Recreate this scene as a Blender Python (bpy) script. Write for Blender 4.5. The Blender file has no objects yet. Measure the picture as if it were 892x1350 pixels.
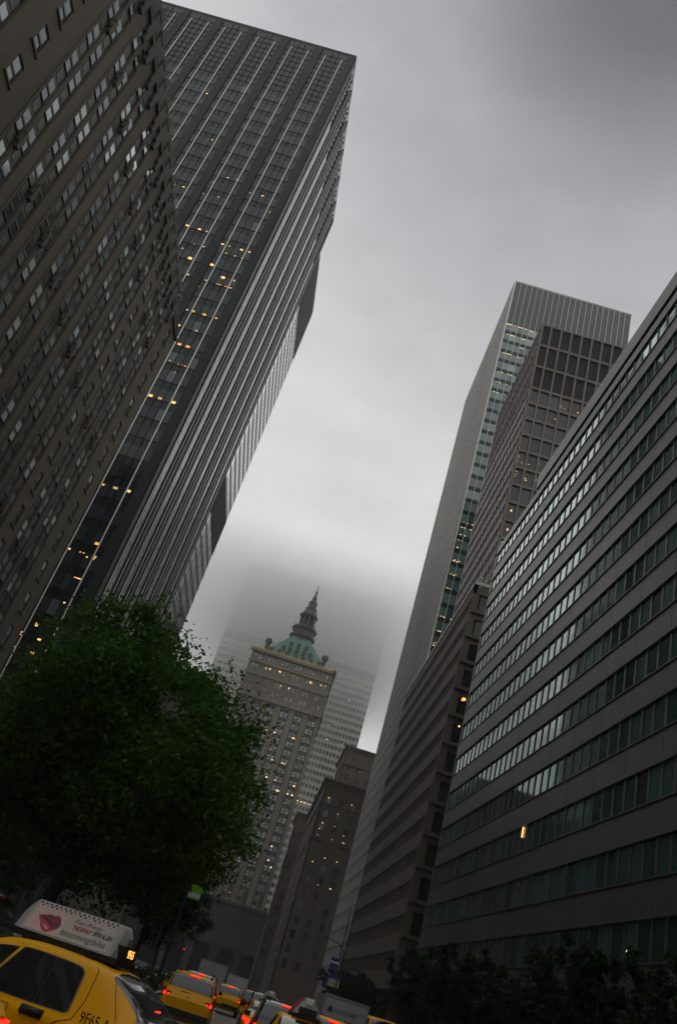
import bpy, math, random
from mathutils import Matrix, Vector
random.seed(7)
SC = bpy.context.scene
COL = SC.collection
PI = math.pi

# ------------------------------------------------------------------ camera geometry (measured from the photo)
CX, CY, FPX = 446.0, 675.0, 1072.45
CAMZ = 1.68
_V = Vector((564.0, 1714.0, -FPX)).normalized()
_S = Vector((-149.0, -622.0, -FPX)); _S -= _V * _S.dot(_V); _S.normalize()
_W = _S.cross(_V)
RM = Matrix((_W, _S, _V))            # camera -> world
RT = RM.transposed()
def ray(px, py): return RM @ Vector((px - CX, -(py - CY), -FPX))
def proj(p):
    q = RT @ (Vector(p) - Vector((0, 0, CAMZ)))
    if q.z > -0.1: return None
    return (CX - FPX * q.x / q.z, CY + FPX * q.y / q.z)

# ------------------------------------------------------------------ materials
MATS = {}
def _new(name):
    m = bpy.data.materials.new(name); m.use_nodes = True
    nt = m.node_tree
    return m, nt, nt.nodes['Principled BSDF']
def pm(name, col, rough=0.6, metal=0.0, noise=0.25, scale=1.5, bump=0.0, spec=0.5, streak=False, coat=0.0):
    """principled surface whose colour wanders with dirt noise at two sizes"""
    m, nt, b = _new(name)
    N, L = nt.nodes, nt.links
    b.inputs['Roughness'].default_value = rough
    if name == 'black_spandrel': b.inputs['IOR'].default_value = 1.4
    b.inputs['Metallic'].default_value = metal
    b.inputs['Specular IOR Level'].default_value = spec
    b.inputs['Coat Weight'].default_value = coat
    geo = N.new('ShaderNodeNewGeometry')
    mp = N.new('ShaderNodeMapping')
    if streak: mp.inputs['Scale'].default_value = (1, 1, 0.12)
    L.new(geo.outputs['Position'], mp.inputs['Vector'])
    n1 = N.new('ShaderNodeTexNoise'); n1.inputs['Scale'].default_value = scale; n1.inputs['Detail'].default_value = 6
    n2 = N.new('ShaderNodeTexNoise'); n2.inputs['Scale'].default_value = scale * 0.13; n2.inputs['Detail'].default_value = 3
    L.new(mp.outputs[0], n1.inputs['Vector']); L.new(mp.outputs[0], n2.inputs['Vector'])
    ad = N.new('ShaderNodeMath'); ad.operation = 'ADD'
    L.new(n1.outputs[0], ad.inputs[0]); L.new(n2.outputs[0], ad.inputs[1])
    mr = N.new('ShaderNodeMapRange')
    mr.inputs[1].default_value = 0.6; mr.inputs[2].default_value = 1.4
    mr.inputs[3].default_value = 1 - noise; mr.inputs[4].default_value = 1 + noise
    L.new(ad.outputs[0], mr.inputs[0])
    mx = N.new('ShaderNodeMix'); mx.data_type = 'RGBA'; mx.blend_type = 'MULTIPLY'
    mx.inputs[0].default_value = 1.0
    mx.inputs[6].default_value = (*col, 1)
    L.new(mr.outputs[0], mx.inputs[7])
    L.new(mx.outputs[2], b.inputs['Base Color'])
    if bump:
        bp = N.new('ShaderNodeBump'); bp.inputs['Strength'].default_value = bump; bp.inputs['Distance'].default_value = 0.05
        n3 = N.new('ShaderNodeTexNoise'); n3.inputs['Scale'].default_value = scale * 4; n3.inputs['Detail'].default_value = 4
        L.new(geo.outputs['Position'], n3.inputs['Vector'])
        L.new(n3.outputs[0], bp.inputs['Height']); L.new(bp.outputs[0], b.inputs['Normal'])
    MATS[name] = m
    return m
def glass(name, cols, rough=0.06, ior=1.7, wob=0.006, metal=0.0):
    """window glass over a dim room: pane colour differs from pane to pane, panes are never quite flat"""
    m, nt, b = _new(name)
    N, L = nt.nodes, nt.links
    geo = N.new('ShaderNodeNewGeometry'); oi = N.new('ShaderNodeObjectInfo')
    ad = N.new('ShaderNodeMath'); ad.operation = 'ADD'
    L.new(geo.outputs['Random Per Island'], ad.inputs[0]); L.new(oi.outputs['Random'], ad.inputs[1])
    fr = N.new('ShaderNodeMath'); fr.operation = 'FRACT'; L.new(ad.outputs[0], fr.inputs[0])
    rp = N.new('ShaderNodeValToRGB'); rp.color_ramp.interpolation = 'CONSTANT'
    el = rp.color_ramp.elements
    while len(el) < len(cols): el.new(0.5)
    for i, (p, c) in enumerate(cols):
        el[i].position = p; el[i].color = (*c, 1)
    L.new(fr.outputs[0], rp.inputs[0]); L.new(rp.outputs[0], b.inputs['Base Color'])
    b.inputs['Roughness'].default_value = rough
    b.inputs['IOR'].default_value = ior
    b.inputs['Metallic'].default_value = metal
    bp = N.new('ShaderNodeBump'); bp.inputs['Strength'].default_value = 1.0; bp.inputs['Distance'].default_value = wob
    ns = N.new('ShaderNodeTexNoise'); ns.inputs['Scale'].default_value = 0.45; ns.inputs['Detail'].default_value = 1
    sc = N.new('ShaderNodeVectorMath'); sc.operation = 'SCALE'; sc.inputs['Scale'].default_value = 1.0
    cb = N.new('ShaderNodeCombineXYZ')
    ml = N.new('ShaderNodeMath'); ml.operation = 'MULTIPLY'; ml.inputs[1].default_value = 40.0
    L.new(fr.outputs[0], ml.inputs[0]); L.new(ml.outputs[0], cb.inputs[0])
    L.new(geo.outputs['Position'], sc.inputs[0])
    av = N.new('ShaderNodeVectorMath'); av.operation = 'ADD'
    L.new(sc.outputs[0], av.inputs[0]); L.new(cb.outputs[0], av.inputs[1])
    L.new(av.outputs[0], ns.inputs['Vector'])
    L.new(ns.outputs[0], bp.inputs['Height']); L.new(bp.outputs[0], b.inputs['Normal'])
    MATS[name] = m
    return m
def emit(name, col, strength):
    m, nt, b = _new(name)
    b.inputs['Base Color'].default_value = (*[c * 0.3 for c in col], 1)
    b.inputs['Emission Color'].default_value = (*col, 1)
    b.inputs['Emission Strength'].default_value = strength
    MATS[name] = m
    return m

M = MATS
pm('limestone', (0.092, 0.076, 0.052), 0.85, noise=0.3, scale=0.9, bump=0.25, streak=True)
pm('carved_stone', (0.075, 0.064, 0.048), 0.85, noise=0.4, scale=2.0, bump=0.5)
pm('bronze_panel', (0.045, 0.04, 0.036), 0.5, noise=0.4, scale=2.5, bump=0.3)
pm('black_steel', (0.024, 0.026, 0.028), 0.5, noise=0.3, scale=0.4, spec=0.2)
pm('black_spandrel', (0.022, 0.026, 0.028), 0.2, noise=0.3, scale=0.3)
pm('steel_mullion', (0.88, 0.86, 0.78), 0.4, metal=0.0, noise=0.15, scale=0.8)
pm('grey_panel', (0.102, 0.097, 0.10), 0.42, metal=0.2, noise=0.3, scale=0.5, streak=True)
pm('grey_joint', (0.05, 0.05, 0.052), 0.5, noise=0.15)
pm('brown_concrete', (0.10, 0.078, 0.058), 0.75, noise=0.22, scale=0.6, streak=True)
pm('brown_grid', (0.17, 0.135, 0.112), 0.6, noise=0.22, scale=0.5)
pm('silver_cladding', (0.40, 0.375, 0.345), 0.5, metal=0.1, noise=0.3, scale=0.35, streak=True)
pm('louvre_grey', (0.11, 0.112, 0.115), 0.5, noise=0.2, scale=0.4)
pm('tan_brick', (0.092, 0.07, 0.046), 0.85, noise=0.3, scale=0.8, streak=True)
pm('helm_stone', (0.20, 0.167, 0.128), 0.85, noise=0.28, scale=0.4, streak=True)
pm('helm_dark', (0.06, 0.056, 0.05), 0.7, noise=0.3, scale=0.5)
pm('copper_green', (0.085, 0.20, 0.145), 0.6, noise=0.35, scale=0.5, streak=True)
pm('gilding', (0.50, 0.33, 0.10), 0.4, metal=0.6, noise=0.3)
pm('precast', (0.54, 0.51, 0.44), 0.8, noise=0.15, scale=0.2)
pm('brown_brick', (0.12, 0.085, 0.065), 0.85, noise=0.3, scale=0.6)
pm('roofing', (0.10, 0.10, 0.10), 0.9)
pm('asphalt', (0.05, 0.05, 0.052), 0.35, noise=0.35, scale=1.2, bump=0.15)
pm('pavement', (0.20, 0.195, 0.185), 0.5, noise=0.25, scale=1.0, bump=0.1)
pm('kerb_stone', (0.27, 0.265, 0.255), 0.7)
pm('road_paint', (0.7, 0.7, 0.66), 0.6, noise=0.35, scale=4)
pm('soil', (0.06, 0.045, 0.03), 0.95)
pm('taxi_yellow', (0.97, 0.46, 0.002), 0.35, noise=0.08, scale=1.6, coat=0.12, spec=0.15)
pm('black_paint', (0.012, 0.012, 0.014), 0.25, noise=0.1, coat=0.6)
pm('silver_paint', (0.42, 0.43, 0.44), 0.3, metal=0.5, noise=0.08, coat=0.5)
pm('white_paint', (0.72, 0.72, 0.69), 0.4, noise=0.12, scale=2)
pm('truck_white', (0.5, 0.5, 0.48), 0.5, noise=0.2, scale=1.5, streak=True)
pm('rubber', (0.02, 0.02, 0.02), 0.8)
pm('black_plastic', (0.018, 0.018, 0.018), 0.5)
pm('chrome', (0.75, 0.75, 0.75), 0.15, metal=1.0, noise=0.05)
pm('ad_white', (0.52, 0.46, 0.42), 0.4, noise=0.06)
pm('topper_white', (0.42, 0.43, 0.40), 0.4, noise=0.1)
pm('ad_black', (0.02, 0.02, 0.02), 0.5)
pm('ad_red', (0.40, 0.02, 0.05), 0.5)
pm('ad_pink', (0.60, 0.28, 0.26), 0.5)
pm('skin_print', (0.66, 0.46, 0.40), 0.5, noise=0.15, scale=6)
pm('lip_dark', (0.24, 0.012, 0.04), 0.3, noise=0.3, scale=9)
pm('lip_red', (0.50, 0.05, 0.09), 0.25, noise=0.25, scale=9)
pm('lip_shine', (0.78, 0.36, 0.36), 0.25, noise=0.2, scale=9)
pm('tail_red', (0.28, 0.006, 0.01), 0.2, coat=0.5)
pm('plate', (0.55, 0.55, 0.6), 0.5)
pm('bark', (0.07, 0.055, 0.042), 0.9, noise=0.4, scale=3, bump=0.6)
pm('iron', (0.03, 0.032, 0.034), 0.5, noise=0.2)
pm('sign_green', (0.17, 0.50, 0.02), 0.5)
pm('sign_white', (0.65, 0.7, 0.68), 0.5)
pm('sign_blue', (0.02, 0.05, 0.22), 0.5)
pm('sign_tan', (0.50, 0.40, 0.25), 0.5)
pm('seat_cloth', (0.05, 0.05, 0.055), 0.9)
pm('green_van', (0.05, 0.06, 0.05), 0.5)
glass('hotel_glass', [(0, (.03, .045, .045)), (.32, (.16, .19, .19)), (.6, (.46, .50, .48)), (.82, (.07, .10, .10))], ior=2.2)
glass('tower_glass', [(0, (.022, .028, .032)), (.3, (.034, .043, .047)), (.6, (.046, .056, .06)), (.95, (.12, .145, .16))], ior=1.45)
glass('tower_side_glass', [(0, (.03, .038, .042)), (.4, (.03, .036, .04)), (.75, (.045, .055, .06))], ior=1.22)
glass('band_glass', [(0, (.03, .10, .088)), (.4, (.055, .16, .145)), (.75, (.09, .22, .20)), (.93, (.02, .045, .042))], ior=1.5, metal=.45)
glass('grid_glass', [(0, (.03, .028, .035)), (.4, (.05, .046, .056)), (.75, (.022, .022, .028))], ior=1.6)
glass('teal_glass', [(0, (.12, .20, .20)), (.35, (.20, .30, .29)), (.7, (.07, .12, .13)), (.9, (.34, .42, .36))], ior=2.0)
glass('dark_glass', [(0, (.012, .013, .015)), (.5, (.02, .021, .023)), (.8, (.035, .036, .036))], ior=1.55)
glass('pale_glass', [(0, (.22, .26, .26)), (.3, (.34, .37, .36)), (.7, (.14, .17, .17)), (.9, (.06, .08, .08))], ior=1.9)
glass('mid_glass', [(0, (.035, .05, .052)), (.4, (.08, .10, .10)), (.7, (.02, .028, .03)), (.9, (.16, .18, .17))], ior=1.6)
glass('slab_glass', [(0, (.09, .105, .10)), (.4, (.13, .15, .145)), (.8, (.07, .08, .08))], ior=1.7)
glass('car_glass', [(0, (.012, .016, .016)), (.5, (.016, .02, .02))], rough=0.03, ior=1.75, wob=0.004)
emit('lamp_warm', (1.0, 0.56, 0.17), 1.5)
emit('lamp_amber', (1.0, 0.46, 0.10), 1.0)
emit('lamp_dim', (1.0, 0.66, 0.32), .5)
emit('lamp_white', (1.0, 0.74, 0.38), 1.4)
emit('brake_red', (1.0, 0.02, 0.01), 2.6)
emit('number_amber', (1.0, 0.45, 0.10), 2.2)

# ------------------------------------------------------------------ mesh builder
class MB:
    def __init__(s): s.v, s.f, s.m = [], [], []
    def quad(s, pts, m=0):
        i = len(s.v); s.v += [tuple(p) for p in pts]; s.f.append(tuple(range(i, i + len(pts)))); s.m.append(m)
    def hexa(s, p, m=0, flip=False):
        i = len(s.v); s.v += [tuple(q) for q in p]
        for f in ((0, 3, 2, 1), (4, 5, 6, 7), (0, 1, 5, 4), (1, 2, 6, 5), (2, 3, 7, 6), (3, 0, 4, 7)):
            f = tuple(i + k for k in f)
            s.f.append(f[::-1] if flip else f); s.m.append(m)
    def box(s, x0, x1, y0, y1, z0, z1, m=0):
        s.hexa([(x0, y0, z0), (x1, y0, z0), (x1, y1, z0), (x0, y1, z0), (x0, y0, z1), (x1, y0, z1), (x1, y1, z1), (x0, y1, z1)], m)
    def prism(s, pts, d, m=0):
        """polygon pts pushed along vector d"""
        n = len(pts); i = len(s.v); d = Vector(d)
        s.v += [tuple(p) for p in pts] + [tuple(Vector(p) + d) for p in pts]
        s.f.append(tuple(range(i + n - 1, i - 1, -1))); s.m.append(m)
        s.f.append(tuple(range(i + n, i + 2 * n))); s.m.append(m)
        for k in range(n):
            s.f.append((i + k, i + (k + 1) % n, i + n + (k + 1) % n, i + n + k)); s.m.append(m)
    def tube(s, p0, p1, r0, r1, n=8, m=0, caps=True):
        p0, p1 = Vector(p0), Vector(p1); ax = (p1 - p0)
        if ax.length < 1e-6: return
        ax.normalize(); a = ax.orthogonal().normalized(); b = ax.cross(a); i = len(s.v)
        for p, r in ((p0, r0), (p1, r1)):
            for k in range(n):
                t = 2 * PI * k / n; s.v.append(tuple(p + (a * math.cos(t) + b * math.sin(t)) * r))
        for k in range(n):
            s.f.append((i + k, i + (k + 1) % n, i + n + (k + 1) % n, i + n + k)); s.m.append(m)
        if caps:
            s.f.append(tuple(range(i + n - 1, i - 1, -1))); s.m.append(m)
            s.f.append(tuple(range(i + n, i + 2 * n))); s.m.append(m)
    def lathe(s, c, prof, n=16, m=0):
        """profile of (radius, height) turned about the vertical through c"""
        for (r0, z0), (r1, z1) in zip(prof, prof[1:]):
            i = len(s.v)
            for r, z in ((r0, z0), (r1, z1)):
                for k in range(n):
                    t = 2 * PI * k / n; s.v.append((c[0] + r * math.cos(t), c[1] + r * math.sin(t), c[2] + z))
            for k in range(n):
                s.f.append((i + k, i + (k + 1) % n, i + n + (k + 1) % n, i + n + k)); s.m.append(m)
    def build(s, name, mats, parent=None, smooth=False, loc=None):
        me = bpy.data.meshes.new(name); me.from_pydata(s.v, [], s.f)
        if not isinstance(mats, (list, tuple)): mats = [mats]
        for k in mats: me.materials.append(M[k] if isinstance(k, str) else k)
        me.polygons.foreach_set('material_index', s.m)
        if smooth: me.polygons.foreach_set('use_smooth', [True] * len(s.f))
        me.update()
        o = bpy.data.objects.new(name, me); COL.objects.link(o)
        if parent: o.parent = parent
        if loc: o.location = loc
        return o

def tag(o, label=None, cat=None, group=None, kind=None):
    if label: o['label'] = label
    if cat: o['category'] = cat
    if group: o['group'] = group
    if kind: o['kind'] = kind
    return o
def thing(name, label, cat, loc=(0, 0, 0), rz=0, group=None):
    o = bpy.data.objects.new(name, None); COL.objects.link(o); o.empty_display_size = 0.3
    o.location = loc; o.rotation_euler = (0, 0, rz)
    return tag(o, label, cat, group)
def dup(root, loc, rz=None, label=None, group=None):
    r = root.copy(); COL.objects.link(r); r.location = loc
    if rz is not None: r.rotation_euler = (0, 0, rz)
    if label: r['label'] = label
    if group: r['group'] = group
    for ch in list(root.children):
        c = ch.copy(); COL.objects.link(c); c.parent = r
        for g in list(ch.children):
            d = g.copy(); COL.objects.link(d); d.parent = c
    return r
def text(body, size, mat, parent, mtx, name, align='LEFT', shear=0.0, extrude=0.001, xs=1.0, bold=0.0):
    cu = bpy.data.curves.new(name, 'FONT'); cu.body = body; cu.size = size; cu.align_x = align
    cu.shear = shear; cu.extrude = extrude; cu.offset = bold; cu.resolution_u = 3
    t = bpy.data.objects.new(name + '_tmp', cu); COL.objects.link(t)
    dg = bpy.context.evaluated_depsgraph_get(); dg.update()
    me = bpy.data.meshes.new_from_object(t.evaluated_get(dg)); me.name = name
    bpy.data.objects.remove(t); bpy.data.curves.remove(cu)
    me.materials.clear(); me.materials.append(M[mat])
    me.transform(mtx @ Matrix.Diagonal((xs, 1, 1, 1)))
    o = bpy.data.objects.new(name, me); COL.objects.link(o); o.parent = parent
    return o

# ------------------------------------------------------------------ facades
class Fac:
    """a facade plane: u runs along the wall, z is up, d is the distance out of the wall"""
    def __init__(s, o, u, n):
        s.o, s.u, s.n = o, u, n
        s.sg = 1 if (u[1] * n[0] - u[0] * n[1]) > 0 else -1
    def p(s, u, z, d=0): return (s.o[0] + s.u[0] * u + s.n[0] * d, s.o[1] + s.u[1] * u + s.n[1] * d, z)
    def box(s, mb, u0, u1, z0, z1, d0, d1, m=0):
        P = s.p
        mb.hexa([P(u0, z0, d1), P(u1, z0, d1), P(u1, z0, d0), P(u0, z0, d0), P(u0, z1, d1), P(u1, z1, d1), P(u1, z1, d0), P(u0, z1, d0)], m, s.sg < 0)
    def hit(s, px, py):
        d = ray(px, py); o = Vector((0, 0, CAMZ)); n = Vector((s.n[0], s.n[1], 0))
        t = (Vector((s.o[0], s.o[1], 0)) - o).dot(n) / d.dot(n); q = o + d * t
        return ((q.x - s.o[0]) * s.u[0] + (q.y - s.o[1]) * s.u[1], q.z)

def win_geo(mb, w, h, style, lit):
    """window in its own frame: x across (-w/2..w/2), z up from 0, outward is -y"""
    def bx(x0, x1, z0, z1, y0, y1, m): mb.box(x0, x1, y0, y1, z0, z1, m)
    a = w / 2
    if style == 'sash':
        bx(-a, a, 0, h * .5, -.03, .05, 0); bx(-a, a, h * .5, h, -.07, .05, 0)
        for (x0, x1, z0, z1) in ((-a, -a + .07, 0, h), (a - .07, a, 0, h), (-a, a, 0, .08), (-a, a, h - .08, h), (-a, a, h * .5 - .10, h * .5 + .10)):
            bx(x0, x1, z0, z1, -.10, .04, 1)
    elif style == 'frame':
        bx(-a, a, 0, h, -.03, .04, 0)
        for (x0, x1, z0, z1) in ((-a, -a + .06, 0, h), (a - .06, a, 0, h), (-a, a, 0, .06), (-a, a, h - .06, h)):
            bx(x0, x1, z0, z1, -.06, .03, 1)
    else:
        bx(-a, a, 0, h, -.04, .03, 0)
    for (x, z, lw, lh) in lit or ():
        q = random.random(); mi = 2 if q < .55 else 3 if q < .8 else 4
        x = max(-a + lw / 2 + .02, min(a - lw / 2 - .02, x)); z = max(.02, min(h - lh - .02, z))
        bx(x - lw / 2, x + lw / 2, z, z + lh, -.115, -.10, mi)

WCACHE = {}
def windows(root, fac, wins, mats, style='plain', limit=100, lamps=(), lamp='lamp_warm', lsz=(.55, .45), name='window'):
    """wins: list of (u0,u1,z0,z1,d). The ones that show largest become parts of their own; the rest one mesh."""
    lit = {}
    for l in lamps:
        u, z = fac.hit(l[0], l[1]); best = None
        for i, (u0, u1, z0, z1, d) in enumerate(wins):
            e = max(u0 - u, u - u1, 0) + max(z0 - z, z - z1, 0)
            if best is None or e < best[0]: best = (e, i)
        if best and best[0] < 4.5:
            u0, u1, z0, z1, d = wins[best[1]]
            sx = -1 if fac.sg < 0 else 1
            lw, lh = (l[2] * .5, l[3] * .52) if len(l) > 2 else (lsz[0] * .5, lsz[1] * .52)
            lit.setdefault(best[1], []).append(((u - (u0 + u1) / 2) * sx, z - z0 - lh / 2, min(lw, (u1 - u0) * .9), min(lh, (z1 - z0) * .8)))
    sc = []
    for i, (u0, u1, z0, z1, d) in enumerate(wins):
        q = [proj(fac.p(a, b, d)) for a, b in ((u0, z0), (u1, z0), (u1, z1), (u0, z1))]
        if any(k is None for k in q): sc.append((0, i)); continue
        ar = abs(sum(q[k][0] * q[(k + 1) % 4][1] - q[(k + 1) % 4][0] * q[k][1] for k in range(4))) / 2
        cx = sum(k[0] for k in q) / 4; cy = sum(k[1] for k in q) / 4
        if not (0 < cx < 892 and 0 < cy < 1350): ar = 0
        sc.append((ar, i))
    sc.sort(key=lambda t: -t[0])
    solo = {i for a, i in sc[:limit] if a > 0}
    rest = MB()
    ang = math.atan2(fac.u[1] * fac.sg, fac.u[0] * fac.sg)
    ca, sa = math.cos(ang), math.sin(ang)
    ml = [M[k] for k in mats] + [M[lamp], M['lamp_amber'], M['lamp_dim']]
    for i, (u0, u1, z0, z1, d) in enumerate(wins):
        w, h = u1 - u0, z1 - z0
        loc = fac.p((u0 + u1) / 2, z0, d)
        if i in solo:
            L = lit.get(i)
            key = (round(w, 3), round(h, 3), style, tuple(mats))
            me = WCACHE.get(key) if not L else None
            if me is None:
                mb = MB(); win_geo(mb, w, h, style, L)
                me = bpy.data.meshes.new(name); me.from_pydata(mb.v, [], mb.f)
                for k in ml: me.materials.append(k)
                me.polygons.foreach_set('material_index', mb.m); me.update()
                if not L: WCACHE[key] = me
            o = bpy.data.objects.new(name, me); COL.objects.link(o)
            o.parent = root; o.location = Vector(loc) - Vector(root.location); o.rotation_euler = (0, 0, ang)
            if L: o['label'] = 'window with a lamp lit inside'
        else:
            t = MB(); win_geo(t, w, h, style, lit.get(i)); b = len(rest.v)
            rest.v += [(loc[0] + x * ca - y * sa - root.location.x, loc[1] + x * sa + y * ca - root.location.y, loc[2] + z - root.location.z) for x, y, z in t.v]
            rest.f += [tuple(b + k for k in f) for f in t.f]; rest.m += t.m
    if rest.v:
        tag(rest.build(name + '_rest', ml, root), kind='stuff')

def building(name, label, x0, x1, y0, y1):
    """an Empty at the middle of the building's foot"""
    return thing(name, label, 'building', ((x0 + x1) / 2, (y0 + y1) / 2, 0))
def under(o, root):
    """parent a mesh written in world coordinates"""
    o.parent = root; o.location = -Vector(root.location)
    return o

def intervals(cuts, a, b):
    """what is left of a..b when the cut intervals are taken out"""
    out, p = [], a
    for c0, c1 in sorted(cuts):
        if c0 > p: out.append((p, min(c0, b)))
        p = max(p, c1)
    if p < b: out.append((p, b))
    return out

# ================================================================== 1. stone hotel, near left
def hotel():
    X, YN, YS, ROOF = -33.0, 16.0, 88.3, 74.0
    r = building('stone_hotel', 'dark limestone hotel with paired recessed window columns and knobbly roofline at the left edge', X - 28, X, YN, YS)
    F = Fac((X, 0), (0, 1), (1, 0))
    NF = Fac((0, YS), (1, 0), (0, 1))
    w = MB()
    w.box(X - 28, X - .5, YN, YS - .5, 0, ROOF - .3, 0)
    pairs = [22.4, 27.1, 31.8] + [41.1 + 4.69 * k for k in range(7)] + [76.4, 80.6]
    singles = [36.5, 73.0, 85.4]
    hw = .62
    cols = [c + s for c in pairs for s in (-.84, .84)]
    z_lo, z_arch = 9.0, 71.0
    cz = [62.45 - 4.1 * k for k in range(-2, 13)]
    cuts = [(c - hw, c + hw) for c in cols]
    scuts = [(c - .6, c + .6) for c in singles]
    for a, b in intervals(cuts + scuts, YN, YS):
        F.box(w, a, b, 0, ROOF, -.5, 0, 0)
    for c in cols:                      # above the arch, below the bays
        F.box(w, c - hw, c + hw, 0, z_lo, -.5, 0, 0)
        F.box(w, c - hw, c + hw, z_arch + hw, ROOF, -.5, 0, 0)
        for s in (-1, 1):               # round heads
            pts = [F.p(c + s * hw, z_arch, 0)]
            for k in range(7):
                t = k / 6 * PI / 2
                pts.append(F.p(c + s * hw * math.cos(t), z_arch + hw * math.sin(t), 0))
            pts.append(F.p(c + s * hw, z_arch + hw, 0))
            w.prism(pts, (-.2, 0, 0), 0)
    win = []
    sp = MB()
    for c in cols:
        for z in cz:
            if 9.2 < z - 1.15 and z < 72:
                win.append((c - .54, c + .54, z - 1.12, z + 1.12, -.13))
        F.box(sp, c - hw, c + hw, z_lo, z_arch + hw, -.5, -.22, 0)
        for z in cz:
            if z - 2.1 > z_lo and z < 70:
                F.box(sp, c - hw + .02, c + hw - .02, z - 2.85, z - 1.24, -.22, -.13, 0)
                F.box(sp, c - .38, c + .38, z - 2.55, z - 1.6, -.13, -.09, 0)
    for c in singles:
        zs = [58.6 - 4.1 * k for k in range(-3, 12)]
        F.box(w, c - .6, c + .6, 0, zs[-1] - 1.2, -.5, 0, 0)
        for z in zs:
            win.append((c - .55, c + .55, z - 1.1, z + 1.1, -.2))
            top = ROOF if z > 70 else z + 4.1 - 1.15
            F.box(w, c - .6, c + .6, z + 1.15, top, -.5, 0, 0)
            F.box(w, c - .8, c + .8, z - 1.32, z - 1.15, 0, .14, 0)
    # fluted strips beside the bays, courses
    for c in pairs:
        for s in (-1.66, 1.66, 0):
            F.box(w, c + s - .10, c + s + .10, 9.5, 69.5, 0, .07 if s else .04, 0)
        for z in (65.4, 48.9, 32.5):
            F.box(w, c - .22, c + .22, z - .9, z + .9, 0, .32, 0)
            F.box(w, c - .42, c + .42, z - .35, z + .35, 0, .22, 0)
    for z, h, d in ((8.6, .6, .35), (4.6, .3, .2)):
        F.box(w, YN - .1, YS + .2, z, z + h, 0.002, d, 0)
    NF.box(w, X - 28, X - .5, 0, ROOF, -.5, 0, 0)
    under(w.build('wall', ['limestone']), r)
    under(sp.build('cladding', ['bronze_panel']), r)
    c = MB()
    F.box(c, YN, 79.5, ROOF + .004, ROOF + 2.0, -1.4, .12, 0)
    F.box(c, 79.5, YS, ROOF + .004, ROOF + .5, -1.4, .2, 0)
    F.box(c, YN, YS, ROOF - 1.0, ROOF - .6, .002, .35, 0)
    k = 0
    u = YN + 1.2
    while u < 83:
        s = random.uniform(.85, 1.2)
        F.box(c, u - .5 * s, u + .5 * s, ROOF - 2.2, ROOF + 1.0, .004, .34, 0)
        pts = [F.p(u - .56 * s, ROOF + 1.0, .42)] + [F.p(u - .56 * s * math.cos(t * PI / 8), ROOF + 1.0 + 1.1 * s * math.sin(t * PI / 8), .42) for t in range(1, 8)] + [F.p(u + .56 * s, ROOF + 1.0, .42)]
        c.prism(pts, (-1.2, 0, 0), 0)
        F.box(c, u - .3, u + .3, ROOF - 3.0, ROOF - 2.2, .004, .36, 0)
        u += (2.05, 2.6)[k % 2]; k += 1
    under(c.build('parapet', ['carved_stone']), r)
    windows(r, F, win, ['hotel_glass', 'bronze_panel'], 'sash')
    g = MB(); F.box(g, YN, YS, 0.4, 4.2, .01, .05, 0)
    for i in range(12):
        F.box(g, YN + 3 + i * 6, YN + 4.2 + i * 6, 0, 4.5, .06, .4, 1)
    under(g.build('shopfront', ['dark_glass', 'limestone']), r)
hotel()

# ================================================================== 2. black tower with white mullions
LT1 = [(236, 60, 1.1, .6), (242, 62), (280, 185), (276, 126, .8, .5), (232, 242), (244, 244, .8, .5), (268, 256), (281, 241), (247, 298, 1.1, .7), (262, 305, 1.2, .7), (272, 307, .4, .6),
       (233, 341, 1.2, 1.0), (247, 346, 1.4, 1.1), (273, 354, 1.3, 1.), (299, 362, 1.3, 1.), (311, 366, .7, .9), (244, 367, .7, 1.), (243, 324, .4, .4), (255, 326, .4, .4), (267, 329, .5, .4),
       (293, 318, 1.1, .5), (304, 322, .5, .5), (318, 327, 1.1, .6), (330, 330, .6, .6), (296, 339, .4, .4), (308, 342, .4, .4), (318, 345, .4, .4), (271, 374, 1.1, .5), (260, 373, .3, .3),
       (285, 379, 1.0, .22), (290, 380.5, 1.0, .22), (296, 382, 1.0, .22), (301, 384, 1.0, .22),
       (240, 411, .5, .5), (253, 414, .7, .9), (270, 418, 1.2, .8), (283, 424, .6, .7), (232, 432, .7, .8), (260, 439, .9, .6), (235, 458, 1.3, .9), (249, 461, 1.3, .9), (224, 476, .4, .4), (234, 483, .25, .25), (238, 484, .25, .25), (242, 486, .25, .25), (233, 487, .25, .25), (243, 488.5, .25, .25),
       (195, 524, 1.3, .9), (210, 528, 1.3, .9), (225, 533, 1.3, .9), (135, 639, .8, .6), (156, 645, 1.4, .8), (171, 642, 1., .8),
       (93, 719, .6, .5), (110, 721, .4, .4), (112, 727, .4, .4), (115, 735, .4, .4), (126, 725, 1.3, .8), (127, 733, .6, .5), (124, 737, .4, .4),
       (100, 759, 1.2, .25), (105, 760, 1.2, .25), (110, 762, 1.0, .25), (89, 788, .5, .5), (54, 819, .7, 1.0), (27, 842, .9, .9), (24, 849, .4, .4), (50, 853, 1., .7), (52, 849, .9, .5), (62, 852, .4, .4),
       (300, 235), (313, 238, .5, .4), (290, 257, .8, .5), (346, 259, .8, .5), (357, 277, .6, .5), (330, 255, .7, .4)]
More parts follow.
